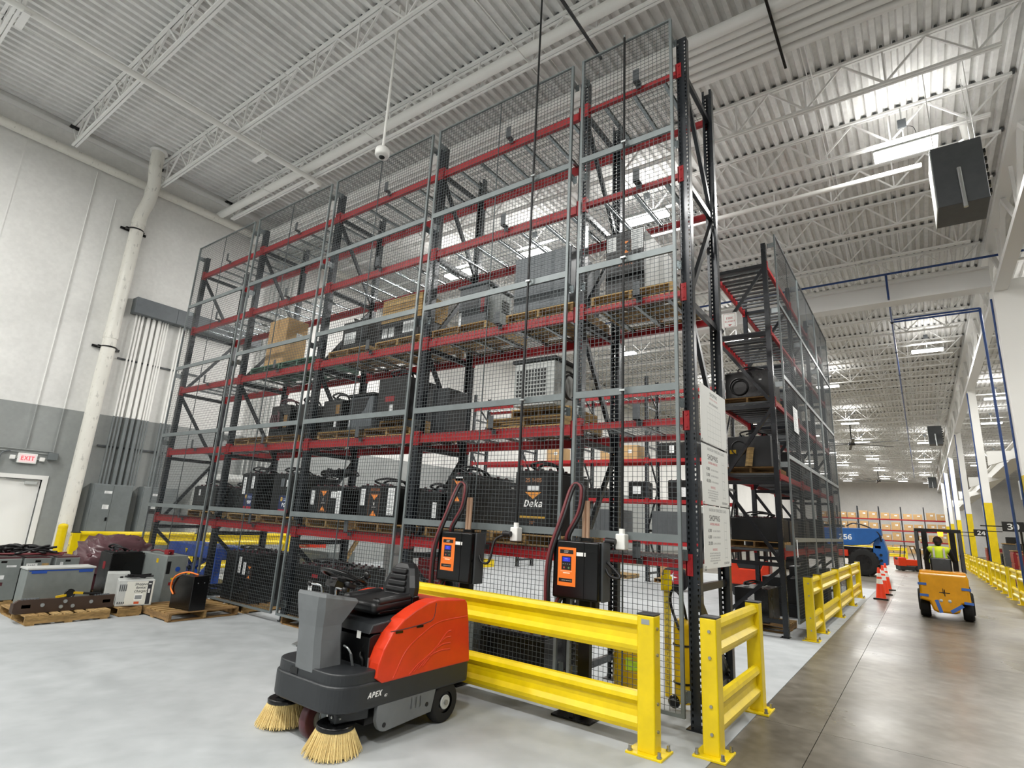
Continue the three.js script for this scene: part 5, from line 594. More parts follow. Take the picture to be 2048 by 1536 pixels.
{
  const F = thing('yellow_forklift', 'yellow counterbalance forklift driving away with blue tape on its rear', 'forklift', 0.28, 0, -17.0, -0.02);
  const sect = [[-0.47, 0.42], [-0.46, 0.72], [-0.47, 0.93], [-0.44, 1.03], [0.44, 1.03], [0.47, 0.93], [0.46, 0.72], [0.47, 0.42], [0.3, 0.38], [0.24, 0.2], [0.16, 0.16], [-0.16, 0.16], [-0.24, 0.2], [-0.3, 0.38]];
  b().ext(sect, 0.85, mat4(0, 0, -0.8), 0.05, 4).mesh('counterweight', M.forkYellow, F);
  b().rbx(-0.44, 0.44, 1.02, 1.07, -0.75, -0.05, 0.02).mesh('top_plate', M.forkYellow, F);
  b().rbx(-0.5, 0.5, 0.25, 0.75, -1.9, -0.75, 0.03).mesh('chassis', M.black, F);
  b().box(0.34, 0.12, 0.02, 0, 0.43, 0.085).mesh('lamp_recess', M.woodC, F); for (const x of [-0.08, 0.08]) b().sph(0.036, x, 0.43, 0.095, 1, 1, 0.5).mesh('rear_lamp', M.lightGrey, F);
  for (const [x, y, r] of [[-0.44, 0.77, 0], [-0.42, 0.52, 0], [0.44, 0.72, -0.05], [0.46, 0.42, -0.05]]) b().box(0.17, 0.055, 0.01, x * 0.92, y, 0.1, 0, x * 0.3, r).mesh('blue_tape', M.tapeBlue, F);
  b().box(0.07, 0.28, 0.008, -0.13, 0.3, 0.1, 0, 0, 0.25).mesh('blue_tape', M.tapeBlue, F); b().box(0.07, 0.28, 0.008, 0.2, 0.28, 0.1, 0, 0, -0.95).mesh('blue_tape', M.tapeBlue, F);
  b().bx(-0.1, 0.1, 0.6, 0.615, 0.098, 0.104).bx(-0.006, 0.012, 0.53, 0.68, 0.098, 0.104).bx(-0.03, -0.018, 0.58, 0.7, 0.098, 0.104).mesh('emblem', M.black, F);
  for (const x of [-0.4, 0.4]) wheel(F, 'rear_wheel', 0.235, 0.2, x, 0.237, -0.35); for (const x of [-0.45, 0.45]) wheel(F, 'front_wheel', 0.28, 0.22, x, 0.282, -1.6);
  for (const x of [-0.43, 0.43]) { b().bar([x, 1.05, -0.5], [x, 2.0, -0.62], 0.06, 0.07).mesh('guard_post', M.black, F); b().bar([x, 0.75, -1.85], [x, 2.0, -1.5], 0.06, 0.07).mesh('guard_post', M.black, F); }
  for (const z of [-0.62, -1.5]) b().bx(-0.46, 0.46, 1.98, 2.05, z - 0.04, z + 0.04).mesh('guard_bar', M.black, F); for (let k = 0; k < 6; k++) b().bx(-0.4 + k * 0.155, -0.36 + k * 0.155, 1.99, 2.03, -1.5, -0.62).mesh('guard_bar', M.black, F);
  b().rbx(-0.2, 0.2, 1.07, 1.17, -1.05, -0.6, 0.04).mesh('seat', M.seat, F); b().rbox(0.42, 0.34, 0.09, 0.04, 0, 1.2, -0.5, -0.12, 0, 0, 4).mesh('seat_back', M.black, F);
  for (const x of [-0.3, 0.3]) b().bx(x - 0.06, x + 0.06, 0.2, 2.0, -2.25, -2.12).mesh('mast_rail', M.black, F); b().bx(-0.42, 0.42, 0.3, 0.95, -2.32, -2.26).mesh('carriage', M.black, F); for (const x of [-0.22, 0.22]) b().bx(x - 0.05, x + 0.05, 0.06, 0.1, -3.3, -2.3).mesh('fork', M.dark, F);
  b().bx(-0.48, -0.36, 1.55, 1.75, -0.8, -0.74).mesh('side_box', M.lightGrey, F);
  const bm = new THREE.MeshStandardMaterial({ color: 0xff9a20, emissive: 0xff9420, emissiveIntensity: 4 }); b().cyl(0.05, 0.06, 0.1, 0.06, 1.93, -0.6, 'y', 14).mesh('beacon_light', bm, F); const bl = new THREE.PointLight(0xff9420, 0.25, 0); bl.position.set(0.06, 1.93, -0.52); F.add(bl);
}
// driver, seated, seen from behind
function sdfFigure(bones, cell, lo, hi, smooth) {
  const n = [0, 1, 2].map(i => Math.ceil((hi[i] - lo[i]) / cell) + 1), f = new Float32Array(n[0] * n[1] * n[2]);
  const dist = (p, a, c, ra, rc) => { const ab = [c[0] - a[0], c[1] - a[1], c[2] - a[2]], ap = [p[0] - a[0], p[1] - a[1], p[2] - a[2]], t = Math.max(0, Math.min(1, (ap[0] * ab[0] + ap[1] * ab[1] + ap[2] * ab[2]) / (ab[0] ** 2 + ab[1] ** 2 + ab[2] ** 2 + 1e-9))); return Math.hypot(ap[0] - t * ab[0], ap[1] - t * ab[1], ap[2] - t * ab[2]) - (ra + (rc - ra) * t); };
  for (let k = 0; k < n[2]; k++) for (let j = 0; j < n[1]; j++) for (let i = 0; i < n[0]; i++) { const p = [lo[0] + i * cell, lo[1] + j * cell, lo[2] + k * cell]; let d = 1; for (const [a, c, ra, rc] of bones) { const e = dist(p, a, c, ra, rc), h = Math.max(0, Math.min(1, 0.5 + 0.5 * (d - e) / smooth)); d = d * (1 - h) + e * h - smooth * h * (1 - h); } f[(k * n[1] + j) * n[0] + i] = d; }
  // surface nets
  const pos = [], vid = new Map(), at = (i, j, k) => f[(k * n[1] + j) * n[0] + i];
  const vert = (i, j, k) => { const key = (k * n[1] + j) * n[0] + i; if (vid.has(key)) return vid.get(key); let s = [0, 0, 0], c = 0; const E = [[0, 0, 0, 1, 0, 0], [0, 1, 0, 1, 1, 0], [0, 0, 1, 1, 0, 1], [0, 1, 1, 1, 1, 1], [0, 0, 0, 0, 1, 0], [1, 0, 0, 1, 1, 0], [0, 0, 1, 0, 1, 1], [1, 0, 1, 1, 1, 1], [0, 0, 0, 0, 0, 1], [1, 0, 0, 1, 0, 1], [0, 1, 0, 0, 1, 1], [1, 1, 0, 1, 1, 1]]; for (const [a, bb, cc, d, e, g] of E) { const v0 = at(i + a, j + bb, k + cc), v1 = at(i + d, j + e, k + g); if ((v0 < 0) !== (v1 < 0)) { const t = v0 / (v0 - v1); s[0] += i + a + (d - a) * t; s[1] += j + bb + (e - bb) * t; s[2] += k + cc + (g - cc) * t; c++; } } const id = pos.length / 3; pos.push(lo[0] + s[0] / c * cell, lo[1] + s[1] / c * cell, lo[2] + s[2] / c * cell); vid.set(key, id); return id; };
  const idx = [], quad = (a, c, d, e, flip) => flip ? idx.push(a, d, c, a, e, d) : idx.push(a, c, d, a, d, e);
  for (let k = 1; k < n[2] - 1; k++) for (let j = 1; j < n[1] - 1; j++) for (let i = 1; i < n[0] - 1; i++) { const v = at(i, j, k) < 0; if (v !== at(i + 1, j, k) < 0) quad(vert(i, j - 1, k - 1), vert(i, j, k - 1), vert(i, j, k), vert(i, j - 1, k), !v); if (v !== at(i, j + 1, k) < 0) quad(vert(i - 1, j, k - 1), vert(i, j, k - 1), vert(i, j, k), vert(i - 1, j, k), v); if (v !== at(i, j, k + 1) < 0) quad(vert(i - 1, j - 1, k), vert(i, j - 1, k), vert(i, j, k), vert(i - 1, j, k), !v); }
  const g = new THREE.BufferGeometry(); g.setAttribute('position', new THREE.Float32BufferAttribute(pos, 3)); g.setIndex(idx); g.computeVertexNormals(); g.setAttribute('uv', new THREE.Float32BufferAttribute(new Float32Array(pos.length / 3 * 2), 2)); return g;
}
{
  const P = thing('person', 'person in a lime safety vest and dark cap driving the yellow forklift', 'person', 0.28, 0, -17.72, -0.02);
  const torso = [[[-0.1, 1.24, 0], [0.1, 1.24, 0], 0.11, 0.11], [[0, 1.26, 0], [0, 1.5, -0.02], 0.135, 0.145], [[-0.15, 1.56, -0.02], [0.15, 1.56, -0.02], 0.07, 0.07]];
  const fingers = []; for (const s of [-1, 1]) { for (let i = 0; i < 4; i++) fingers.push([[s * (0.12 + i * 0.02), 1.38, -0.56], [s * (0.12 + i * 0.02), 1.40 - i * 0.004, -0.63 + i * 0.006], 0.011, 0.009], [[s * (0.12 + i * 0.02), 1.40, -0.63 + i * 0.006], [s * (0.12 + i * 0.02), 1.37, -0.65 + i * 0.006], 0.009, 0.008]); fingers.push([[s * 0.115, 1.38, -0.53], [s * 0.095, 1.4, -0.58], 0.012, 0.01]); }
  const limbs = []; for (const s of [-1, 1]) limbs.push([[s * 0.2, 1.54, -0.02], [s * 0.28, 1.32, -0.15], 0.058, 0.045], [[s * 0.28, 1.32, -0.15], [s * 0.16, 1.37, -0.45], 0.044, 0.03], [[s * 0.16, 1.37, -0.45], [s * 0.15, 1.38, -0.55], 0.03, 0.032], [[s * 0.1, 1.25, -0.02], [s * 0.15, 1.27, -0.45], 0.085, 0.06], [[s * 0.15, 1.27, -0.45], [s * 0.15, 0.86, -0.52], 0.058, 0.042], [[s * 0.15, 0.84, -0.5], [s * 0.15, 0.82, -0.66], 0.04, 0.036]);
  b().add(sdfFigure([...torso, ...limbs, ...fingers, [[0, 1.58, -0.02], [0, 1.68, -0.03], 0.05, 0.05]], 0.014, [-0.42, 0.74, -0.75], [0.42, 1.75, 0.2], 0.03)).mesh('body', M.cloth, P);
  b().add(sdfFigure([[[0, 1.7, -0.03], [0, 1.77, -0.03], 0.072, 0.085], [[0, 1.69, -0.09], [0, 1.71, -0.1], 0.045, 0.05], [[0, 1.735, -0.135], [0, 1.72, -0.145], 0.012, 0.016], [[-0.088, 1.735, -0.03], [-0.09, 1.75, -0.025], 0.016, 0.018], [[0.088, 1.735, -0.03], [0.09, 1.75, -0.025], 0.016, 0.018]], 0.008, [-0.14, 1.6, -0.2], [0.14, 1.9, 0.12], 0.02)).mesh('head', M.skin, P);
  b().add(sdfFigure([[[0, 1.775, -0.02], [0, 1.79, -0.025], 0.092, 0.088], [[0, 1.74, 0.02], [0, 1.7, 0.025], 0.078, 0.06], [[0, 1.79, -0.12], [0, 1.785, -0.17], 0.03, 0.02]], 0.01, [-0.14, 1.6, -0.26], [0.14, 1.92, 0.16], 0.02)).mesh('cap_and_hair', M.cloth, P);
  b().add(sdfFigure([[[-0.09, 1.27, 0], [0.09, 1.27, 0], 0.125, 0.125], [[0, 1.3, 0], [0, 1.5, -0.02], 0.15, 0.158], [[-0.16, 1.555, -0.02], [0.16, 1.555, -0.02], 0.08, 0.08]], 0.014, [-0.32, 1.1, -0.24], [0.32, 1.72, 0.24], 0.03)).mesh('safety_vest', M.hiVis, P);
  for (const x of [-0.1, 0.1]) b().bx(x - 0.02, x + 0.02, 1.3, 1.6, 0.13, 0.152).mesh('reflective_strip', M.lightGrey, P); b().bx(-0.15, 0.15, 1.3, 1.34, 0.13, 0.156).mesh('reflective_strip', M.lightGrey, P);
}
// blue telehandler
{
  const t = thing('telehandler', 'big blue telescopic handler numbered 256 with a large black tyre', 'telehandler', -2.4, 0, -32.0);
  b().ext([[-1.6, 1.35], [-1.6, 2.15], [0.82, 2.2], [0.84, 1.9], [0.3, 1.45], [-0.4, 1.35]], 0.8, mat4(0, 0, -0.8), 0.03, 2).mesh('boom', M.blue, t);
  b().ext([[0.35, 0.55], [0.45, 1.5], [0.62, 1.8], [0.85, 1.75], [1.0, 1.1], [0.95, 0.55]], 1.2, mat4(0, 0, -1.4), 0.03, 2).mesh('rear_frame', M.blue, t);
  b().rbx(-2.2, 0.4, 0.75, 1.3, -1.6, -0.3, 0.05).mesh('chassis', M.black, t); b().rbx(-1.7, -0.75, 2.2, 2.32, -1.2, 0.0, 0.03).mesh('top_cover', M.black, t); b().rbx(-1.0, -0.6, 0.85, 1.15, -0.3, 0.0, 0.02).mesh('lamp_cluster', M.orangeRed, t);
  for (const [x, z] of [[0.02, 0.0], [-3.2, 0.0], [0.02, -1.7], [-3.2, -1.7]]) { const w = wheel(t, 'wheel', 0.62, 0.4, x, 0.622, z, M.rubber, M.black); w.rotation.y = Math.PI / 2; const tr = b(); for (let k = 0; k < 22; k++) { const a = k / 22 * Math.PI * 2; tr.box(0.2, 0.07, 0.05, (k % 2 ? 0.1 : -0.1), Math.cos(a) * 0.61, Math.sin(a) * 0.61, a, (k % 2 ? 0.4 : -0.4)); } const tm = tr.mesh('tread_lugs', M.rubber, w); tm.userData.kind = 'stuff'; }
  b().tube([[-0.6, 2.25, -0.2], [-0.3, 2.4, -0.2], [0.2, 2.3, -0.1], [0.7, 2.0, 0.02], [0.8, 1.6, 0.02]], 0.03, 24, 6).mesh('hose', M.black, t); b().rbx(0.5, 0.75, 1.28, 1.42, -0.2, -0.17, 0.01).mesh('plate', M.lightGrey, t); b().cyl(0.06, 0.06, 0.04, 0.72, 1.0, -0.16, 'z', 12).cyl(0.06, 0.06, 0.04, 0.72, 0.75, -0.16, 'z', 12).mesh('pin', M.black, t);
  const n = canvasTex(128, 64, (g, w, h) => { g.fillStyle = '#1f5fa8'; g.fillRect(0, 0, w, h); g.fillStyle = '#f0f0ee'; g.font = 'bold 54px sans-serif'; g.textAlign = 'center'; g.fillText('256', w / 2, 52); }); sticker(t, 'number', 0.8, 0.4, lm(n), -0.65, 1.75, 0.033);
}
function orangeTruck(label, x, z, turn, s) { const t = thing('orange_forklift', label, 'forklift', x, 0, z, turn); t.scale.setScalar(s); b().ext([[-0.5, 0.38], [-0.52, 1.0], [-0.4, 1.05], [-0.28, 0.82], [0.28, 0.82], [0.4, 1.05], [0.52, 1.0], [0.5, 0.38]], 0.5, mat4(0, 0, -0.5), 0.03, 2).mesh('counterweight', M.orangeRed, t); b().rbx(-0.36, 0.36, 0.8, 1.02, -0.5, 0.01, 0.05).mesh('battery_cover', M.charcoal, t); b().rbx(-0.5, 0.5, 0.06, 0.42, -1.5, -0.05, 0.06).mesh('chassis', M.charcoal, t); b().rbx(-0.45, 0.45, 0.42, 0.9, -1.4, -0.5, 0.04).mesh('body', M.orangeRed, t); for (const xx of [-0.36, 0.36]) { wheel(t, 'wheel', 0.2, 0.16, xx, 0.203, -0.28); wheel(t, 'wheel', 0.23, 0.16, xx * 1.2, 0.233, -1.3); } for (const xx of [-0.42, 0.42]) { b().bar([xx, 0.9, -0.4], [xx, 1.95, -0.55], 0.05).bar([xx, 0.9, -1.45], [xx, 1.95, -1.2], 0.05).mesh('guard_post', M.black, t); } b().bx(-0.45, 0.45, 1.93, 1.98, -1.22, -0.52).mesh('guard_roof', M.black, t); for (const xx of [-0.25, 0.25]) b().bx(xx - 0.05, xx + 0.05, 0.1, 2.1, -1.7, -1.58).mesh('mast_rail', M.black, t); b().bx(-0.1, 0.02, 0.36, 0.42, 0.02, 0.04).mesh('tow_pin', M.black, t); return t; }
orangeTruck('orange electric forklift parked behind the aisle side rack', -3.85, -16.4, 0.1, 0.95);
orangeTruck('small orange forklift parked far beyond the cones', -1.4, -41, -1.2, 0.72);
// ---------------------------------------------------------------- loads on the aisle rack
{ const X = -2.12, z0 = -11.45;
  [[2, 'pallet on the third beams of the aisle rack'], [1, 'pallet on the second beams of the aisle rack'], [0, 'pallet on the lowest beams of the aisle rack']].forEach(([k, l]) => { pallet(l + ' at its near end', X - 0.48, LV[k] + 0.006, z0 - 0.55, 0.92, 1.0, 0, WOODS2, 'pallets on the aisle rack'); });
  pallet('old pallet on the floor under the near end of the aisle rack', X - 0.46, 0.002, z0 - 0.6, 0.9, 1.0, 0, WOODS2, 'pallets on the aisle rack');
  const at = (l, y0, y1, o = {}, dz = 0, w = 0.86) => battery(l, X - 0.9, X - 0.9 + w, y0, y1, z0 - 0.08 - dz, 0.95, o);
  at('black battery with a coiled cable on the third beams of the aisle rack', LV[2] + 0.137, 4.9, { labels: [[0.25, 0.35, 0.05, 0.03, paper]] }); single('cable_loop', 'black cable coil on the front of the battery high in the aisle rack', 'cables', b().tor(0.17, 0.013, -2.75, 4.6, z0 - 0.06, 0, 0, 0, 28).tor(0.15, 0.011, -2.73, 4.58, z0 - 0.045, 0, 0, 0, 28), M.cableBlack);
  at('dark grey box with paper bag and cable on the second beams of the aisle rack', LV[1] + 0.137, 3.58, { mat: M.charcoal, cells: 0, labels: [[-0.3, 0.3, 0.12, 0.08, M.yellowDark]] }, 0, 0.8); single('cable_loop', 'black cable coil on the dark grey box in the aisle rack', 'cables', b().tor(0.14, 0.012, -2.8, 3.35, z0 - 0.06, 0, 0, 0, 28), M.cableBlack);
  single('paper_bag', 'crumpled tan paper bag leaning on the dark grey box', 'bag', b().add(loft([0, 0.12, 0.28, 0.36].map((h, i) => [[-0.06, h, 0.03], [0.0, h + 0.01, 0.05], [0.07, h, 0.03], [0.06 - i * 0.008, h, -0.03], [-0.05 + i * 0.01, h + 0.015, -0.03]].map(p => [p[0] - 2.62 + i * 0.02, p[1] + LV[1] + 0.137, p[2] + z0 - 0.0]).reverse()))), M.wood);
  at('dark battery with a hanging strap on the lowest beams of the aisle rack', LV[0] + 0.137, 2.0, { mat: M.dark }); at('black floor charger with orange marks under the aisle rack', 0.133, 0.72, { cells: 0, labels: [[0.0, 0.42, 0.12, 0.14, paper], [0.05, 0.22, 0.18, 0.06, M.orange]] }, 0.05, 0.6);
  for (const [k, dz, h] of [[0, 2.6, 0.6], [1, 2.6, 0.75], [2, 2.7, 0.6], [0, 5.1, 0.7], [1, 5.2, 0.65], [0, 1.1, 0.55], [1, 3.7, 0.5], [2, 5.0, 0.5]]) at(['dark battery deeper in the aisle rack on the lowest beams', 'dark battery deeper in the aisle rack on the second beams', 'dark battery deeper in the aisle rack on the third beams'][k], LV[k] + 0.008, LV[k] + h, { mat: k % 2 ? M.dark : M.charcoal, cells: 0, cable: 0, group: 'batteries deeper in the aisle rack' }, dz); 
  for (const [dz, h] of [[2.4, 0.8], [3.6, 0.65], [5.6, 0.9]]) at('dark battery on the floor deeper under the aisle rack', 0.002, h, { mat: M.dark, cells: 0, cable: 0, group: 'batteries under the aisle rack' }, dz);
  { const s = thing('clip_chart', 'white printed sheet hanging on the aisle rack screen', 'sheet', -1.835, 3.95, -12.1, Math.PI / 2); sticker(s, 'sheet_print', 0.5, 0.5, paper, 0, 0, 0.0); }
  { const s = thing('clip_chart', 'small white sheet low on the aisle rack screen post', 'sheet', -1.835, 1.5, -11.32, Math.PI / 2); sticker(s, 'sheet_print', 0.1, 0.3, paper, 0, 0, 0.0); }
}
// ---------------------------------------------------------------- behind the tall rack
{ const d = thing('yellow_drum', 'yellow plastic drum standing behind the mesh of the short end bay', 'drum', -2.62, 0.003, -6.02); b().lathe([[0, 0], [0.21, 0], [0.22, 0.02], [0.22, 0.16], [0.23, 0.18], [0.22, 0.2], [0.22, 0.38], [0.23, 0.4], [0.22, 0.42], [0.22, 0.5], [0.2, 0.53], [0, 0.53]], 0, 0, 0, 28).mesh('shell', M.yellowDark, d); sticker(d, 'sticker', 0.18, 0.12, M.hiVis, 0.09, 0.36, 0.205, 0.4); }
{ const d = thing('yellow_vacuum', 'yellow cylinder vacuum with black hose behind the mesh of the end bay', 'vacuum', -2.08, 0.003, -5.98); b().cyl(0.09, 0.09, 0.7, 0, 0.42, 0, 'y', 20).sph(0.09, 0, 0.77, 0).mesh('cylinder', M.yellowDark, d); for (const y of [0.25, 0.6]) b().tor(0.092, 0.01, 0, y, 0, Math.PI / 2).mesh('strap', M.black, d); b().sph(0.06, -0.07, 0.08, 0.08).mesh('foot_wheel', M.black, d); b().tube([[0.05, 0.8, 0], [0.0, 1.05, 0.03], [-0.08, 1.12, 0.05], [-0.1, 0.98, 0.06], [0.0, 0.75, 0.1]], 0.014, 30, 8).mesh('hose', M.black, d); }
{ const tx = canvasTex(32, 512, (g, w, h) => { g.fillStyle = '#d9c64a'; g.fillRect(0, 0, w, h); g.fillStyle = '#8d8330'; g.font = 'bold 20px sans-serif'; g.textAlign = 'center'; 'EYEWASH STATION'.split('').forEach((c, i) => g.fillText(c, 16, 60 + i * 30)); }); const t = thing('yellow_marker_post', 'slim yellow lettered marker post behind the end bay mesh', 'marker post', -2.36, 0.003, -6.3); b().bx(-0.035, 0.035, 0, 1.28, -0.02, 0).mesh('board', M.yellow, t); sticker(t, 'lettering', 0.07, 1.0, lm(tx), 0, 0.55, 0.0012); b().bx(-0.06, 0.06, 1.06, 1.22, 0.001, 0.02).mesh('hook_box', M.yellow, t); }
{ const t = thing('blue_lift', 'blue low lift machine stored under the rack beside the cabinets', 'lift table', -12.1, 0, -6.1); b().rbx(-1.15, 0.9, 0.66, 0.9, -0.35, 0.3, 0.03).mesh('boom', M.blueDark, t); b().ext([[0.1, 0.15], [0.75, 0.68], [0.95, 0.68], [0.95, 0.15]], 0.1, mat4(0, 0, 0.2), 0.01).mesh('arm_plate', M.blueDark, t); b().rbx(-1.0, 0.9, 0.08, 0.2, -0.35, 0.3, 0.02).mesh('base', M.black, t); for (const x of [-0.8, 0.7]) { const w = wheel(t, 'wheel', 0.1, 0.08, x, 0.102, 0.32); w.rotation.y = Math.PI / 2; } for (const s of [1, -1]) b().bar([-0.9, s > 0 ? 0.2 : 0.62, 0.1], [0.1, s > 0 ? 0.62 : 0.2, 0.1], 0.08, 0.1).mesh('scissor_arm', M.blueDark, t); b().cyl(0.06, 0.06, 0.01, -0.3, 0.78, 0.305, 'z', 3).mesh('warning_mark', M.yellow, t); b().rbx(-0.4, -0.25, 0.45, 0.62, 0.25, 0.31, 0.01).mesh('control_box', M.lightGrey, t); b().cyl(0.09, 0.09, 0.012, 0.72, 0.45, 0.31, 'z', 18).mesh('white_disc', M.white, t); }
{ const rows = [['grey steel work table behind the rack beside the yellow rail', -11.6, -8.6, 1.3, 0.75, 0.8, M.steelGrey], ['red tool cabinet behind the middle rack bays', -8.1, -8.9, 0.8, 0.6, 0.95, M.redBox], ['pale grey cupboard behind the middle rack bays', -9.6, -9.3, 0.9, 0.5, 1.15, M.lightGrey], ['orange painted box behind the rack beside the yellow rail', -12.7, -9.0, 0.5, 0.5, 0.9, M.orangeRed]];
  for (const [l, x, z, w, d, h, m] of rows) { const t = thing('workshop_cabinet', l, 'cabinet', x, 0, z); b().rbx(-w / 2, w / 2, 0.08, h, -d / 2, d / 2, 0.01).mesh('body', m, t); for (let k = 0; k < 4; k++) { b().rbx(-w / 2 + 0.03, w / 2 - 0.03, 0.12 + k * (h - 0.16) / 4, 0.1 + (k + 1) * (h - 0.16) / 4, d / 2, d / 2 + 0.015, 0.004).mesh('drawer', m, t); b().bx(-w * 0.3, w * 0.3, 0.07 + (k + 1) * (h - 0.16) / 4, 0.085 + (k + 1) * (h - 0.16) / 4, d / 2 + 0.015, d / 2 + 0.03).mesh('handle', M.zinc, t); } for (const sx of [-1, 1]) for (const sz of [-1, 1]) b().cyl(0.035, 0.035, 0.076, sx * w * 0.4, 0.04, sz * d * 0.38, 'y', 10).mesh('foot', M.black, t); } }
single('timber_plank', 'rough timber plank leaning behind the rack near the sweeper wheel', 'plank', b().bar([-9.0, 1.35, -7.5], [-9.75, 0.02, -7.3], 0.12, 0.03), M.wood);
// loads on the rack row behind
{ const zr = -18.1;
  const carton0 = thing('cardboard_carton', 'brown carton on the middle beams of the further rack beside a black battery', 'box', -8.9, 3.99, zr - 0.4); b().rbx(-0.35, 0.35, 0, 0.5, -0.3, 0.3, 0.006).mesh('box', M.card, carton0); sticker(carton0, 'sticker', 0.15, 0.12, paper, 0.05, 0.28, 0.302);
  copyOf(carton0, -8.15, 3.99, zr - 0.4, 0, 'second brown carton on the middle beams of the further rack'); copyOf(carton0, -11.2, 3.99, zr - 0.4, 0, 'brown carton on the middle beams of the further rack nearest the side wall');
  battery('black battery with white tag on the middle beams of the further rack', -7.0, -6.1, 3.99, 4.5, zr, 0.7, { labels: [[0.0, 0.3, 0.16, 0.25, paper]], cable: 0 }); battery('black battery with white tag at the end of the middle beams of the further rack', -5.8, -5.0, 3.99, 4.5, zr, 0.7, { labels: [[-0.1, 0.3, 0.14, 0.2, paper]], cable: 0 });
  battery('black battery with two papers on the lower beams of the further rack', -8.1, -7.5, 2.63, 3.2, zr, 0.7, { labels: [[0.0, 0.3, 0.3, 0.26, paper]], cable: 0 }); battery('black battery on a small pallet on the lower beams of the further rack', -6.7, -5.7, 2.63, 3.25, zr, 0.7, { labels: [[0.0, 0.25, 0.2, 0.3, paper]], cable: 0 }); battery('flat black battery on the lower beams of the further rack', -9.8, -8.9, 2.63, 2.95, zr, 0.7, { cable: 0 });
  for (const [x, l] of [[-9.1, 'wide grey container on the lowest beams of the further rack by the flat battery'], [-6.5, 'wide grey container on the lowest beams of the further rack by the small pallet']]) battery(l, x - 0.75, x + 0.75, 1.31, 2.25, zr, 0.9, { mat: M.midGrey, cells: 0, cable: 0, name: 'steel_container', cat: 'container' });
  pallet('pallet with a carton on the floor under the further rack', -6.7, 0.003, zr - 0.45, 1.0, 0.95, 0, WOODS, 'pallets under the further rack'); copyOf(carton0, -6.7, 0.134, zr - 0.45, 0, 'brown carton on a floor pallet under the further rack'); pallet('empty pallet on the floor under the further rack', -8.6, 0.003, zr - 0.45, 1.0, 0.95, 0, WOODS, 'pallets under the further rack');
  for (const [x, l, tx] of [[-2.62, 'red and white star bag beside the short end bay', 0.3]]) { const t = thing('star_bag', 'black bag with a red star panel on the floor far behind the short end bay', 'bag', -5.9, 0.003, -16.4); b().rbox(0.7, 0.62, 0.5, 0.2, 0, 0.31, 0, 0, 0, 0, 4).mesh('bag', M.cloth, t); sticker(t, 'star_panel', 0.4, 0.36, starMat, 0.0, 0.38, 0.252); }
  for (const [x, z, l] of [[-13.6, -16.6, 'yellow spill tray on the floor far behind the rack']]) { const t = thing('spill_tray', l, 'tray', x, 0.003, z); b().bx(-0.7, 0.7, 0, 0.04, -0.4, 0.4).bx(-0.7, 0.7, 0.04, 0.25, 0.36, 0.4).bx(-0.7, 0.7, 0.04, 0.25, -0.4, -0.36).bx(0.66, 0.7, 0.04, 0.25, -0.36, 0.36).bx(-0.7, -0.66, 0.04, 0.25, -0.36, 0.36).mesh('tray', M.yellow, t); b().bx(-0.66, 0.66, 0.2, 0.22, -0.36, 0.36).mesh('grate', M.charcoal, t); }
}
// ---------------------------------------------------------------- right of the columns and the far end
for (const [n, x, y, z, l] of [['30', 2.64, 2.4, -26.9, 'black sign with white number 30 on a dark post beside the guard rail'], ['24', 2.45, 2.3, -38, 'black board showing a white twenty-four near the slimmer column']]) {
  const tx = canvasTex(128, 80, (g, w, h) => { g.fillStyle = '#141416'; g.fillRect(0, 0, w, h); g.fillStyle = '#f2f2f0'; g.font = 'bold 72px sans-serif'; g.textAlign = 'center'; g.fillText(n, w / 2, 66); });
  const t = thing('bay_sign', l, 'sign', x, 0, z); b().bx(-0.3, 0.3, y - 0.17, y + 0.17, -0.02, 0).mesh('board', M.black, t); sticker(t, 'number', 0.56, 0.33, lm(tx), 0, y, 0.0015); b().bx(0.16, 0.22, 0.002, y - 0.1, -0.09, -0.03).mesh('post', M.black, t); b().bx(-0.9, 0.2, y - 0.02, y + 0.02, -0.1, -0.06).bx(-0.9, -0.3, y - 0.2, y - 0.17, -0.1, -0.06).mesh('arm', M.black, t);
}
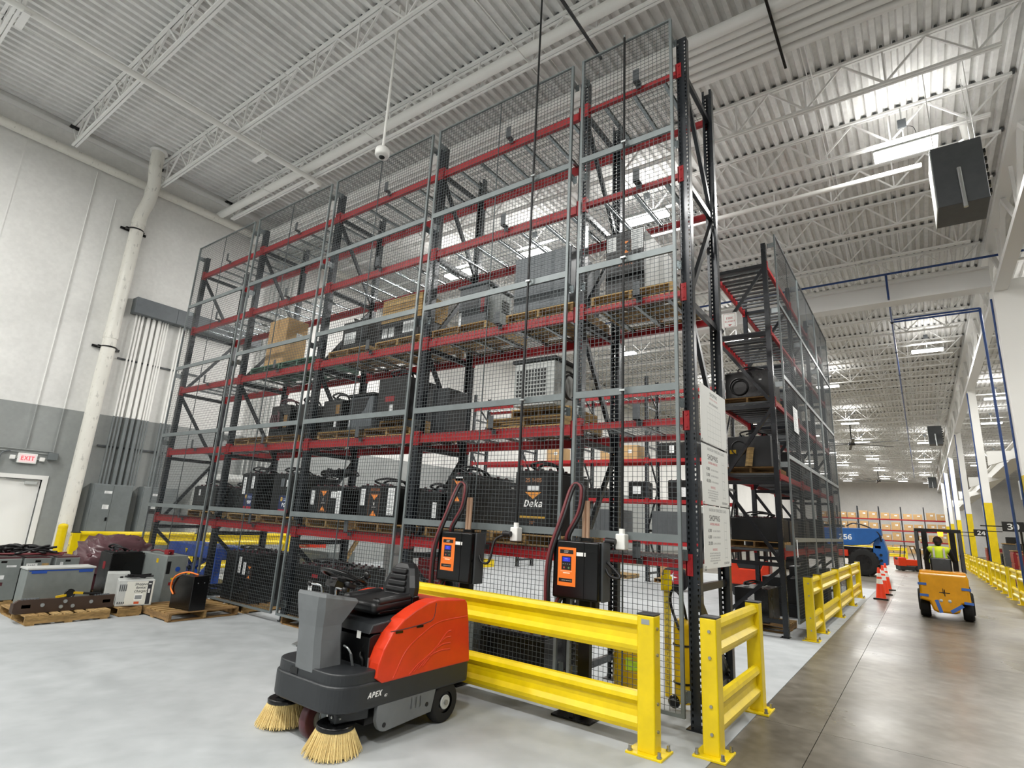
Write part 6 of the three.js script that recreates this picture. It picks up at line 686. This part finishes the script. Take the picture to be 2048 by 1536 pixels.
{ const spec = [['red tool cabinet behind the rail between signs 30 and 24', 3.6, -34.5, 1.2, 0.8, 1.5, M.redBox], ['dark work bench behind the rail beside sign 30', 4.2, -28.5, 1.8, 0.9, 1.0, M.charcoal], ['red tool cabinet behind the rail beside sign 30', 3.5, -31.2, 1.0, 0.8, 1.4, M.redBox], ['dark engine stand behind the rail past sign 24', 3.8, -41, 1.6, 1.0, 1.3, M.dark], ['grey steel cupboard behind the rail past sign 24', 3.5, -37.2, 0.7, 0.7, 1.8, M.midGrey], ['red parts cabinet far along behind the rail', 3.6, -47, 1.3, 0.9, 1.5, M.redBox], ['dark work bench with boxes near the wide column', 4.6, -24.5, 2.0, 0.9, 0.95, M.charcoal]];
  for (const [l, x, z, w, d, h, m] of spec) { const t = thing('workshop_cabinet', l, 'cabinet', x, 0, z, -Math.PI / 2); b().rbx(-w / 2, w / 2, 0.05, h, -d / 2, d / 2, 0.015).mesh('body', m, t); b().bx(-w / 2 - 0.03, w / 2 + 0.03, h, h + 0.04, -d / 2 - 0.03, d / 2 + 0.03).mesh('top', M.woodB, t); for (let k = 0; k < 3; k++) { b().rbx(-w / 2 + 0.04, w / 2 - 0.04, 0.1 + k * (h - 0.15) / 3, 0.06 + (k + 1) * (h - 0.15) / 3, d / 2, d / 2 + 0.02, 0.005).mesh('drawer', m, t); } for (const sx of [-1, 1]) for (const sz of [-1, 1]) b().cyl(0.05, 0.05, 0.05, sx * w * 0.42, 0.026, sz * d * 0.4, 'y', 8).mesh('caster', M.black, t); b().rbx(-w * 0.3, 0, h + 0.041, h + 0.35, -0.2, 0.2, 0.02).mesh('tool_box', M.dark, t); } }
{ const t = thing('spiral_stair', 'tall white ladder frame beyond the columns', 'ladder', 6.4, 0, -52); for (const x of [-0.4, 0.4]) b().bx(x - 0.05, x + 0.05, 0.002, 6.5, -0.05, 0.05).mesh('stile', M.white, t); for (let k = 0; k < 20; k++) b().rod([-0.4, 0.4 + k * 0.3, 0], [0.4, 0.4 + k * 0.3, 0], 0.025, 6).mesh('rung', M.white, t); t.name = 'tall_ladder'; }
// far storage racks with cartons
rack('pallet_rack', 'far storage rack with red beams full of brown cartons at the end wall', [-12.6, -10, -7.4, -4.8, -2.2, 0.4, 3.0], 1.1, 6.2, [1.6, 3.0, 4.5], [0.3, 2.2, 4.2, 6.0], { z: -96, wires: false, beamH: () => 0.16, skipDeck: () => true });
{ const lv = [0.003, 1.604, 3.004, 4.504]; let first = null;
  for (let i = 0; i < 6; i++) for (let k = 0; k < 4; k++) for (let c = 0; c < 2; c++) {
    const x = -12.6 + i * 2.6 + 0.72 + c * 1.15, y = lv[k], l = ['brown carton stack on the floor under the far storage rack', 'brown carton stack on the lowest beams of the far storage rack', 'brown carton stack on the middle beams of the far storage rack', 'brown carton stack on the top beams of the far storage rack'][k], gr = ['cartons under the far rack', 'cartons on the lowest far beams', 'cartons on the middle far beams', 'cartons on the top far beams'][k];
    if (!first) { first = thing('carton_stack', l, 'box', x, y, -96.55, 0, gr); b().rbx(-0.5, 0.5, 0, 1.0, -0.45, 0.45, 0.01).mesh('box', M.card, first); sticker(first, 'sticker', 0.3, 0.22, paper, 0.1, 0.65, 0.452); b().bx(-0.5, 0.5, 0.49, 0.505, 0.45, 0.454).mesh('seam', M.cardB, first); }
    else { const o = copyOf(first, x, y, -96.55, 0, l, gr); o.scale.set(1, rr(0.7, 1.1), 1); }
  } }
renderer.render(scene, camera);
